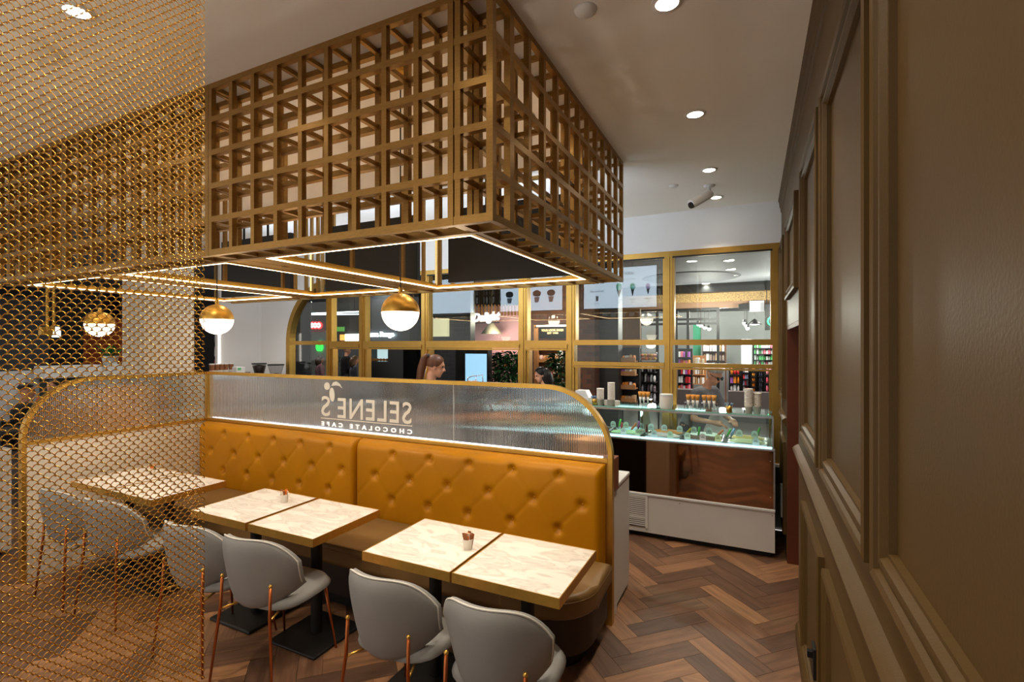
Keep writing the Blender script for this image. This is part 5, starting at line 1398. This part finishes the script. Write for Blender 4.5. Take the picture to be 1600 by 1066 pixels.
obj('lit_door', pbox(1160, 1173, 537, 598, 16.38, 0.015), glow('fridge_glow', (226, 236, 250), 1.6), fr)
solo('green_column', pbox(1083, 1094, 505, 600, 16.6, 0.3), pbr('green_panel', (40, 120, 90), 0.4), 'green panel column at the back of the grocery shop', 'column')

# ---- brick pillar, dark batten wall, trays
sbox('column', (893, 929, 380, 700), 8.2, brickr, 'red brick pillar behind the window left of the cones', 0.5)
sbox('wall_batten', (929, 966, 380, 700), 8.5, slatd, 'dark batten clad wall beside the brick pillar', 0.3)
sbox('wall_timber', (966, 1000, 483, 545), 12.0, pbr('timber_panel', (120, 86, 56), 0.6, 0, 0.2, 10, stretch=(8, 1, 1)), 'timber panel above the snack stand', 0.1)
stand((966, 995, 543, 628), 8.7, 4, 4, ['bag', 'box'], [WH, TN, (200, 190, 180), OR, PUc], 'black snack stand with wooden trays beside the batten wall', 'snack packet in a wooden tray', 'snack_packet', 'packet', M['black'], M['woodlight'], 0.3, 0.45, 0.06)
stand((997, 1026, 566, 628), 9.4, 4, 5, ['bag', 'jar'], [WH, BK, (190, 190, 200), (120, 100, 110)], 'dark tiered stand of sweets left of the gold mullion', 'small sweet bag on the dark tiered stand', 'sweet_bag', 'bag')
q = PY(1011, 566, 9.5); t = thing('candy_bowl', 'large clear bowl of orange and pink sweets on the dark stand', 'bowl', (q.x, 9.65, q.z))
obj('bowl', B().lathe([(0.13, 0.0), (0.17, 0.10), (0.175, 0.19)], (0, 0, 0), 24, cap=False), clear_glass('bowl_glass', (240, 240, 240), 0.05), t, world=False, smooth=True)
for k in range(34):
    a = k * 2.4; r = 0.14 * math.sqrt((k % 17 + 0.5) / 17); zz = 0.03 + 0.065 * (k // 17)
    obj('sweet', B().ball((r * math.cos(a), r * math.sin(a), zz + 0.03), 0.032, 8), pbr('sweet_%d' % (k % 3), ((236, 120, 40), (246, 190, 60), (220, 150, 130))[k % 3], 0.3), t, world=False, smooth=True)

# ---- middle bays: dark tiles, light box, pink shop, sign, plants, bakery
sbox('wall_tile', (600, 735, 380, 700), 9.2, brickd, 'dark tiled wall behind the middle windows', 0.2)
solo('light_box', pbox(673, 699, 498, 526, 9.1, 0.08), pbr('lightbox', (226, 216, 176), 0.5, emit=(226, 214, 170), estr=0.7), 'pale yellow light box on the dark tiled wall', 'light box')
sbox('wall_pink', (700, 846, 440, 700), 12.4, pbr('pink_wall', (238, 176, 176), 0.7), 'pink back wall of the dessert shop', 0.1)
plight('pink_light', (PY(775, 520, 11.6).x, 11.6, 2.0), 26, NEUT, None, 0.15)
hd_ = thing('slat_header', 'timber slat header over the pink shop', 'header', PY(780, 478, 11.7))
obj('header_board', pbox(738, 822, 448, 478, 11.7, 0.1), M['black'], hd_)
for k in range(15):
    px_ = 741 + k * 5.2; obj('slat', pbox(px_, px_ + 2.2, 476, 493, 11.68, 0.04), M['woodlight'], hd_)
ds = thing('neon_sign', 'glowing white script sign reading Delight', 'sign', PY(758, 505, 11.4))
nw = glow('neon_white', (250, 252, 255), 1.7)
me = text_mesh('Delight', 0.30, nw, 0.02, 0.012, 0.25, 0.95, 'LEFT', None)
xs_ = [v.co.x for v in me.vertices]; kx = (PY(781, 500, 11.4).x - PY(738, 500, 11.4).x) / (max(xs_) - min(xs_))
me.transform(Matrix.Diagonal((kx, 1, 1, 1))); me.transform(text_frame(PY(738, 503, 11.4) - ds.location, (1, 0, 0.06)))
link('sign_lettering', me, ds)
obj('sign_rail', pbox(740, 780, 504, 505.2, 11.45, 0.02), M['darkmetal'], ds)
for px_ in (742, 778):
    q = PY(px_, 504, 11.46); obj('hanger', B().tube([q, (q.x, q.y, ZM)], 0.006, 6), M['darkmetal'], ds)
q = PY(768, 522, 11.9)
t = thing('woven_lampshade', 'beige cone shaped woven lampshade in the pink shop', 'lampshade', q)
obj('shade', B().lathe([(0.03, 0.34), (0.30, 0.0), (0.29, 0.0), (0.02, 0.33)], (0, 0, 0), 24, cap=False), pbr('rattan', (170, 154, 122), 0.8, 0, 0.2, 40), t, world=False, smooth=True)
obj('cord', B().tube([(0, 0, 0.33), (0, 0, ZM - q.z)], 0.008, 6), M['black'], t, world=False)
tot = thing('screen_totem', 'black totem with a tall pale blue screen', 'screen', (PY(740, 600, 8.3).x, 8.3, 0))
obj('totem_body', pbox(712, 762, 544, 700, 8.3, 0.18), M['blackgloss'], tot)
obj('display', pbox(727, 760, 553, 640, 8.285, 0.012), pbr('blue_screen', (150, 196, 224), 0.4, emit=(150, 200, 230), estr=0.75), tot)
rl = thing('chrome_rail', 'bent chrome rail in front of the blue screen', 'rail', PY(744, 605, 4.6))
q0, q1, q2, q3, q4, q5 = [PY(a_, b_, 4.6) for a_, b_ in ((730, 606), (731, 591), (737, 588), (744, 587), (754, 586), (755, 606))]
obj('rail_tube', B().tube([q0, q1, q2, q4, q5], 0.006, 8).tube([q3, PY(744, 606, 4.6)], 0.005, 8), M['chrome'], rl, smooth=True)
obj('rail_base', B().box(q0.x - 0.02, q5.x + 0.02, 4.57, 4.63, q0.z - 0.03, q0.z, 0.003), M['steel'], rl)
obj('rail_stand', B().box((q0.x + q5.x) / 2 - 0.03, (q0.x + q5.x) / 2 + 0.03, 4.57, 4.63, 0, q0.z - 0.03), M['steel'], rl)
def plant(px0, px1, py0, py1, Y, lab, n=150, flowers=0, seed=1, pot=(50, 46, 44), leafc=(34, 70, 30)):
    rnd = random.Random(seed)
    x0, x1, z0, z1 = prect(px0, px1, py0, py1, Y); cx = (x0 + x1) / 2; hw = (x1 - x0) / 2; z0 = max(z0, 0.25)
    t = thing('potted_plant', lab, 'plant', (cx, Y, 0))
    obj('planter', B().lathe([(0, 0), (hw * 0.55, 0), (hw * 0.7, z0), (hw * 0.62, z0), (0, z0 - 0.03)], (0, 0, 0), 20), pbr('planter_%d' % pot[0], pot, 0.6), t, world=False, angle=0.6)
    b = B(); bm = b.bm
    for k in range(n):
        a = rnd.uniform(0, 2 * PI); zz = rnd.uniform(0, 1); rr = hw * (0.6 + 0.8 * math.sin(PI * (0.15 + 0.8 * zz))) * rnd.uniform(0.2, 1)
        base = Vector((rr * 0.5 * math.cos(a), rr * 0.5 * math.sin(a), z0 + (z1 - z0) * zz * 0.85))
        d = Vector((math.cos(a), math.sin(a), rnd.uniform(-0.2, 0.8))).normalized(); ln = rnd.uniform(0.2, 0.34) * max(0.75, hw / 0.4); w_ = ln * 0.2
        sd = d.cross(Vector((0, 0, 1))).normalized()
        m1 = base + d * ln * 0.5 + Vector((0, 0, 0.02)); e = base + d * ln - Vector((0, 0, ln * 0.2))
        v0, v1, v2, v3 = bm.verts.new(base), bm.verts.new(m1 + sd * w_), bm.verts.new(e), bm.verts.new(m1 - sd * w_); vm = bm.verts.new(m1 - Vector((0, 0, w_ * 0.4)))
        for f in ((v0, v1, vm), (v1, v2, vm), (v2, v3, vm), (v3, v0, vm)): bm.faces.new(f)
    for k in range(5):
        a = k * 1.3; b.tube([(0, 0, z0 - 0.02), (hw * 0.3 * math.cos(a), hw * 0.3 * math.sin(a), z0 + (z1 - z0) * 0.8)], [0.014, 0.006], 6)
    o_ = obj('foliage', b, pbr('leaf_%d' % leafc[1], leafc, 0.45, 0, 0.4, 5), t, world=False); o_['kind'] = 'stuff'
    for k in range(flowers):
        a = rnd.uniform(0, 2 * PI); zz = rnd.uniform(0.1, 0.95); rr = hw * 0.8
        obj('flower', B().ball((rr * math.cos(a), rr * math.sin(a), z0 + (z1 - z0) * zz), 0.028, 8, (1, 1, 0.6)), pbr('petal_%d' % (k % 3), ((240, 150, 60), (236, 180, 190), (236, 226, 220))[k % 3], 0.6), t, world=False, smooth=True)
plant(770, 790, 541, 640, 9.0, 'dark leafy shrub with small flowers beside the blue screen', 480, 14, 3)
plant(788, 818, 538, 640, 8.6, 'flowering shrub behind the gold mullion', 480, 16, 4)
plant(852, 894, 538, 640, 9.4, 'dark green bush in front of the bakery shelves', 420, 0, 5)
sbox('wall_bakery', (815, 912, 420, 700), 12.3, brickr, 'brown brick wall of the bakery', 0.1)
stand((832, 872, 540, 640), 11.6, 4, 6, ['bag'], [TN, (206, 150, 96), (230, 200, 190), (214, 120, 90)], 'wooden bread shelves of the bakery', 'loaf on the bakery shelves', 'bread_loaf', 'bread', M['wood'], M['woodlight'], 0.35, 0.5, 0.05)
plight('bakery_light', (PY(855, 530, 11.2).x, 11.1, 2.5), 50, WARM, None, 0.1)
bs = thing('bakery_sign', 'dark bakery sign board reading YOUR LOCAL BAKER', 'sign', PY(863, 528, 11.5))
obj('board', pbox(842, 889, 511, 529, 11.5, 0.06), M['darkmetal'], bs)
obj('light_bar', pbox(838, 884, 508, 510.4, 11.44, 0.08), glow('bar_glow', (255, 240, 220), 2.5), bs)
obj('wood_post', pbox(834, 840, 508, 700, 11.5, 0.08), M['woodlight'], bs)
gold_l = pbr('sign_gold_letters', (236, 196, 140), 0.5, emit=(236, 190, 130), estr=0.4)
for s_, a_, b_, y_, sz in (('YOUR LOCAL BAKER', 846, 881, 518, 0.075), ('EST 1988', 855, 872, 522, 0.06)):
    me = text_mesh(s_, sz, gold_l, 0.004, 0.002, 0, 1, 'LEFT', None); xs_ = [v.co.x for v in me.vertices]
    kx = (PY(b_, 500, 11.49).x - PY(a_, 500, 11.49).x) / (max(xs_) - min(xs_)); me.transform(Matrix.Diagonal((kx, 1, 1, 1)))
    me.transform(text_frame(PY(a_, y_, 11.49) - bs.location, (1, 0, 0))); link('sign_lettering', me, bs)

# ---- left bays: bakery oven kiosk, signs, far mall
sbox('wall_kiosk', (566, 640, 380, 541), 8.8, charc, 'charcoal wall carrying a glowing sign', 0.3)
ys_ = thing('lit_sign', 'glowing white sign reading Yarra Range', 'sign', PY(594, 530, 8.75))
me = text_mesh('Yarra Range', 0.15, glow('sign_white_glow', (240, 248, 255), 5), 0.012, 0.005, 0, 1, 'LEFT', None); xs_ = [v.co.x for v in me.vertices]
kx = (PY(616, 524, 8.75).x - PY(572, 524, 8.75).x) / (max(xs_) - min(xs_)); me.transform(Matrix.Diagonal((kx, 1, 1, 1)))
me.transform(text_frame(PY(572, 526, 8.75) - ys_.location, (1, 0, 0))); link('sign_lettering', me, ys_)
ov = thing('bread_oven', 'black bakery cabinet with a lit niche of bread rolls', 'oven', (PY(600, 600, 8.6).x, 8.6, 0))
x0, x1, z0, z1 = prect(572, 630, 541, 640, 8.6)
nx0, nx1, nz0, nz1 = prect(573, 606, 546, 565, 8.6)
obj('cabinet', B().box(x0, x1, 8.6, 9.1, 0, nz0).box(x0, x1, 8.6, 9.1, nz1, z1).box(nx1, x1, 8.6, 9.1, nz0, nz1).box(x0, nx0, 8.6, 9.1, nz0, nz1), M['blackgloss'], ov)
obj('niche_back', B().box(nx0, nx1, 8.95, 8.97, nz0, nz1), pbr('niche', (190, 214, 216), 0.5, emit=(190, 220, 222), estr=0.7), ov)
for k in range(7): obj('bread_roll', B().ball((nx0 + 0.035 + k * (nx1 - nx0 - 0.07) / 6, 8.72, nz0 + 0.035), 0.04, 10, (1, 1, 0.8)), pbr('roll_crust', (216, 140, 66), 0.6), ov, smooth=True)
obj('cabinet_knob', B().ball(PY(575, 579, 8.58), 0.02, 10), M['steel'], ov, smooth=True)
sbox('wall_dark', (436, 485, 380, 700), 8.4, charc, 'dark grey wall seen through the rounded window', 0.02)
sbox('wall_mall', (440, 580, 440, 700), 15.0, pbr('mall_far_grey', (78, 80, 84), 0.6), 'grey end wall of the mall', 0.2)
sbox('wall_shopfront', (487, 517, 440, 516), 12.6, charc, 'dark shop bulkhead behind the red letters', 0.1)
sbox('wall_light', (487, 515, 517, 640), 12.6, pbr('shop_pale', (206, 202, 200), 0.6), 'pale shop wall carrying a green emblem', 0.1)
rs = thing('red_sign', 'glowing red and white rounded sign letters in the rounded window', 'sign', PY(494, 514, 12.56))
for px_ in (488, 493, 498.5):
    q = PY(px_, 508.5, 12.56)
    obj('letter_halo', B().tube([q + Vector((0.125 * math.cos(a), 0.004, 0.105 * math.sin(a))) for a in [2 * PI * k / 18 for k in range(18)]], 0.028, 8, closed=True), glow('neon_red', (240, 40, 44), 2.2), rs, smooth=True)
    obj('letter', B().tube([q + Vector((0.065 * math.cos(a), -0.02, 0.062 * math.sin(a))) for a in [2 * PI * k / 18 for k in range(18)]], 0.026, 8, closed=True), glow('neon_letter', (255, 240, 240), 3), rs, smooth=True)
solo('red_band', pbox(487, 506, 515, 519, 12.548, 0.05), pbr('red_band', (120, 40, 40), 0.5, emit=(120, 34, 34), estr=0.3), 'dull red band under the glowing red letters', 'sign')
ge = thing('green_emblem', 'glowing green round emblem with a W shape on the pale shop wall', 'sign', PY(499, 552, 12.565))
gn = glow('emblem_green', (30, 220, 70), 1.6)
q = PY(499, 542, 12.565)
for sx in (-1, 1):
    obj('emblem_lobe', B().tube([q + Vector((sx * (0.055 + 0.075 * math.cos(a)), 0, 0.0 + 0.125 * math.sin(a))) for a in [PI * 0.6 - k * PI * 1.45 / 12 for k in range(13)]], 0.034, 8), gn, ge, smooth=True)
obj('emblem_stem', B().tube([q + Vector((0, 0, -0.09)), q + Vector((0, 0, 0.05))], 0.028, 8), gn, ge, smooth=True)
obj('emblem_leaf', B().ball(q + Vector((0.005, 0, 0.17)), 0.055, 12, (0.9, 0.4, 0.7)), gn, ge, smooth=True)
for i, (a_, b_, c_, d_) in enumerate(((487, 490, 561, 487), (487, 491.5, 561, 491))):
    q0, q1 = PY(a_, b_, 11.0), PY(c_, d_, 11.4)
    t = thing('linear_light', ('upper', 'lower')[i] + ' long white linear light in the left window', 'linear light', q0)
    obj('light_tube', B().tube([q0, q1], 0.018, 8), glow('linear_glow', (240, 246, 255), 4), t)
    for q in (q0.lerp(q1, 0.1), q0.lerp(q1, 0.9)): obj('cable', B().tube([q, (q.x, q.y, ZM - 0.003)], 0.004, 6), M['black'], t)
solo('white_shop_sign', pbox(539, 562, 522, 533, 14.948, 0.05), glow('white_sign', (255, 250, 244), 2.4), 'bright white shop sign far down the mall', 'sign')
solo('orange_shop_sign', pbox(531, 539, 523, 532, 14.948, 0.05), glow('orange_sign', (250, 150, 70), 1.8), 'small orange lit sign beside the bright white shop sign', 'sign')
solo('green_shop_sign', pbox(519, 537, 511, 518, 14.948, 0.05), pbr('green_sign', (100, 170, 80), 0.5, emit=(100, 170, 80), estr=0.6), 'green shop fascia far down the mall', 'sign')
plant(518, 532, 545, 620, 11.5, 'small green plant far down the mall', 90, 0, 8)
for px_, py_, Y, col, hair, lab, hh in ((541, 545, 10.6, (16, 16, 18), (40, 30, 26), 'tall person in black far down the mall', 1.76), (554, 563, 9.8, (92, 96, 104), (120, 92, 64), 'person in a grey jacket turned away in the left window', 1.52), (500, 566, 10.2, (132, 84, 96), (60, 40, 34), 'person in a mauve coat seen in the rounded window', 1.5)):
    q = PY(px_, py_, Y); person(lab, (q.x, Y, 0), face_dir(0.5, 0.8), hh, col, hair, 'short' if hh > 1.6 else 'long', vox=0.02)

# ---- mall left of the cafe, behind the wire mesh
def xbox(px0, px1, py0, py1, X, d=0.1):
    ya, yb = PX(px0, 538, X).y, PX(px1, 538, X).y; pm_ = (px0 + px1) / 2
    return B().box(X - d, X, ya, yb, max(0, PX(pm_, py1, X).z), PX(pm_, py0, X).z)
struct('wall_black', B().box(-17.1, -17, 1.0, 14, 0, ZM), pbr('far_black', (26, 27, 29), 0.6), 'dark far side of the mall left of the cafe')
struct('wall_grey', xbox(-60, 76, 463, 640, -12.5, 0.2), charc, 'dark grey shop wall behind the wire mesh')
struct('wall_orange', xbox(134, 200, 497, 640, -14.0, 0.1), pbr('terracotta', (196, 92, 44), 0.7), 'terracotta wall behind the wire mesh')
struct('wall_white', xbox(-60, 66, 581, 660, -11.6, 0.15), pbr('low_white', (190, 190, 192), 0.5), 'low white wall below the dark grey shop wall')
sc2 = thing('kiosk_counter', 'white topped dark green counter behind the wire mesh', 'counter', (-11.2, PX(130, 580, -11.2).y, 0))
obj('counter_body', xbox(74, 192, 590, 700, -11.25, 0.3), pbr('dark_green', (22, 40, 34), 0.5), sc2)
obj('counter_top', xbox(70, 193, 571, 589, -11.2, 0.4), M['bronzemirrorpost'], sc2)
q = PX(172, 572, -11.35); 
pp = thing('pot_plant', 'leafy green plant in a white pot on the kiosk counter', 'plant', q)
obj('pot', B().lathe([(0, 0), (0.10, 0), (0.14, 0.2), (0.12, 0.2), (0, 0.17)], (0, 0, 0), 18), M['bronzemirrorpost'], pp, world=False, angle=0.6)
b = B()
for k in range(16):
    a = k * 2.4; d = Vector((math.cos(a), math.sin(a), 0.9 + 0.5 * math.sin(k))).normalized(); ln = 0.28 + 0.1 * math.sin(k * 3.1); sd = d.cross(Vector((0, 0, 1))).normalized()
    s0 = Vector((0, 0, 0.17)); m1 = s0 + d * ln * 0.65; e = s0 + d * ln * 1.15 - Vector((0, 0, 0.04))
    v0, v1, v2, v3 = b.bm.verts.new(s0), b.bm.verts.new(m1 + sd * 0.075), b.bm.verts.new(e), b.bm.verts.new(m1 - sd * 0.075)
    b.bm.faces.new((v0, v1, v2)); b.bm.faces.new((v0, v2, v3))
obj('foliage', b, pbr('leaf_bright', (40, 116, 44), 0.4, 0, 0.2, 6), pp, world=False)
bf = thing('brass_hanger', 'brass hanging frame with a small lamp box behind the wire mesh', 'lamp', PX(78, 522, -9.2))
for px_ in (74, 84): obj('frame_rod', B().tube([PX(px_, 518, -9.2), Vector((*PX(px_, 518, -9.2).xy, ZM))], 0.018, 8), M['brass_satin'], bf)
obj('lamp_box', xbox(65, 83, 511, 524, -9.2, 0.1), M['brass_satin'], bf)
obj('lamp_panel', xbox(84, 95, 511, 527, -9.22, 0.06), glow('panel_glow', (240, 250, 246), 2.2), bf)
solo('black_post', pbox(303, 317, 470, 700, 6.6, 0.25), M['black'], 'black post beside the cream column', 'post')
stand((318, 341, 492, 600), 7.4, 5, 4, ['box', 'bag', 'jar'], [PK, WH, (120, 150, 160), OR, GRc, PUc], 'colourful goods display beyond the white return wall', 'small packet on the display beyond the return wall', 'packet', 'packet')
struct('wall_left_far', xbox(190, 320, 430, 640, -16.5, 0.1), charc, 'dark wall behind the cream column')
tc_ = thing('tan_cabinet', 'tan cabinet seen through the fluted glass of the wing wall', 'cabinet', (-6.0, 2.75, 0))
obj('cabinet_body', B().box(-6.35, -5.95, PX(128, 650, -5.95).y, PX(206, 650, -5.95).y, 0.05, 1.40, 0.004), pbr('tan_board', (200, 140, 90), 0.6), tc_)
obj('plinth', B().box(-6.33, -5.98, PX(130, 650, -5.95).y, PX(204, 650, -5.95).y, 0, 0.05), M['black'], tc_)
wc = thing('white_bench', 'white bench unit left of the wing wall post', 'bench', (-6.3, 1.7, 0))
obj('bench_body', B().box(-6.6, -5.9, 1.25, 1.98, 0.04, 0.93, 0.006), M['lamwhite'], wc)
obj('bench_plinth', B().box(-6.55, -5.95, 1.3, 1.93, 0, 0.04), M['black'], wc)
tb = thing('round_table', 'dark round table between the seated people behind the wire mesh', 'table', PX(52, 620, -8.6))
tb.location.z = 0
obj('table_top', B().lathe([(0, 0.72), (0.38, 0.72), (0.38, 0.75), (0, 0.75)], (0, 0, 0), 28), M['darkmetal'], tb, world=False, angle=0.5)
obj('pedestal', B().tube([(0, 0, 0.02), (0, 0, 0.72)], 0.03, 12).lathe([(0, 0), (0.24, 0), (0.22, 0.02), (0, 0.02)], (0, 0, 0), 24), M['black'], tb, world=False, angle=0.5)
def stool(x, y, lab, rz):
    t = thing('mall_chair', lab, 'chair', (x, y, 0), rz)
    obj('seat', B().box(-0.21, 0.21, -0.2, 0.2, 0.38, 0.42, 0.01), M['black'], t, world=False)
    obj('backrest', B().box(-0.2, 0.2, -0.235, -0.205, 0.42, 0.8, 0.01), M['black'], t, world=False)
    for sx in (-1, 1):
        for sy in (-1, 1): obj('leg', B().tube([(sx * 0.18, sy * 0.17, 0.38), (sx * 0.2, sy * 0.2, 0)], 0.012, 8), M['darkmetal'], t, world=False)
for px_, X, col, hc, lab, slab_, f in ((38, -9.3, (24, 24, 26), (22, 18, 18), 'seated person in black with dark hair behind the wire mesh', 'black chair under the person in black', face_dir(0.3, 0.9)), (84, -9.9, (196, 20, 52), (26, 20, 20), 'seated person in a bright red top behind the wire mesh', 'black chair under the person in red', face_dir(0.6, -0.7))):
    q = PX(px_, 600, X); stool(q.x, q.y, slab_, f)
    person(lab, (q.x, q.y, 0), f, 1.66, col, hc, 'short' if px_ < 50 else 'long', sit=True, vox=0.02)
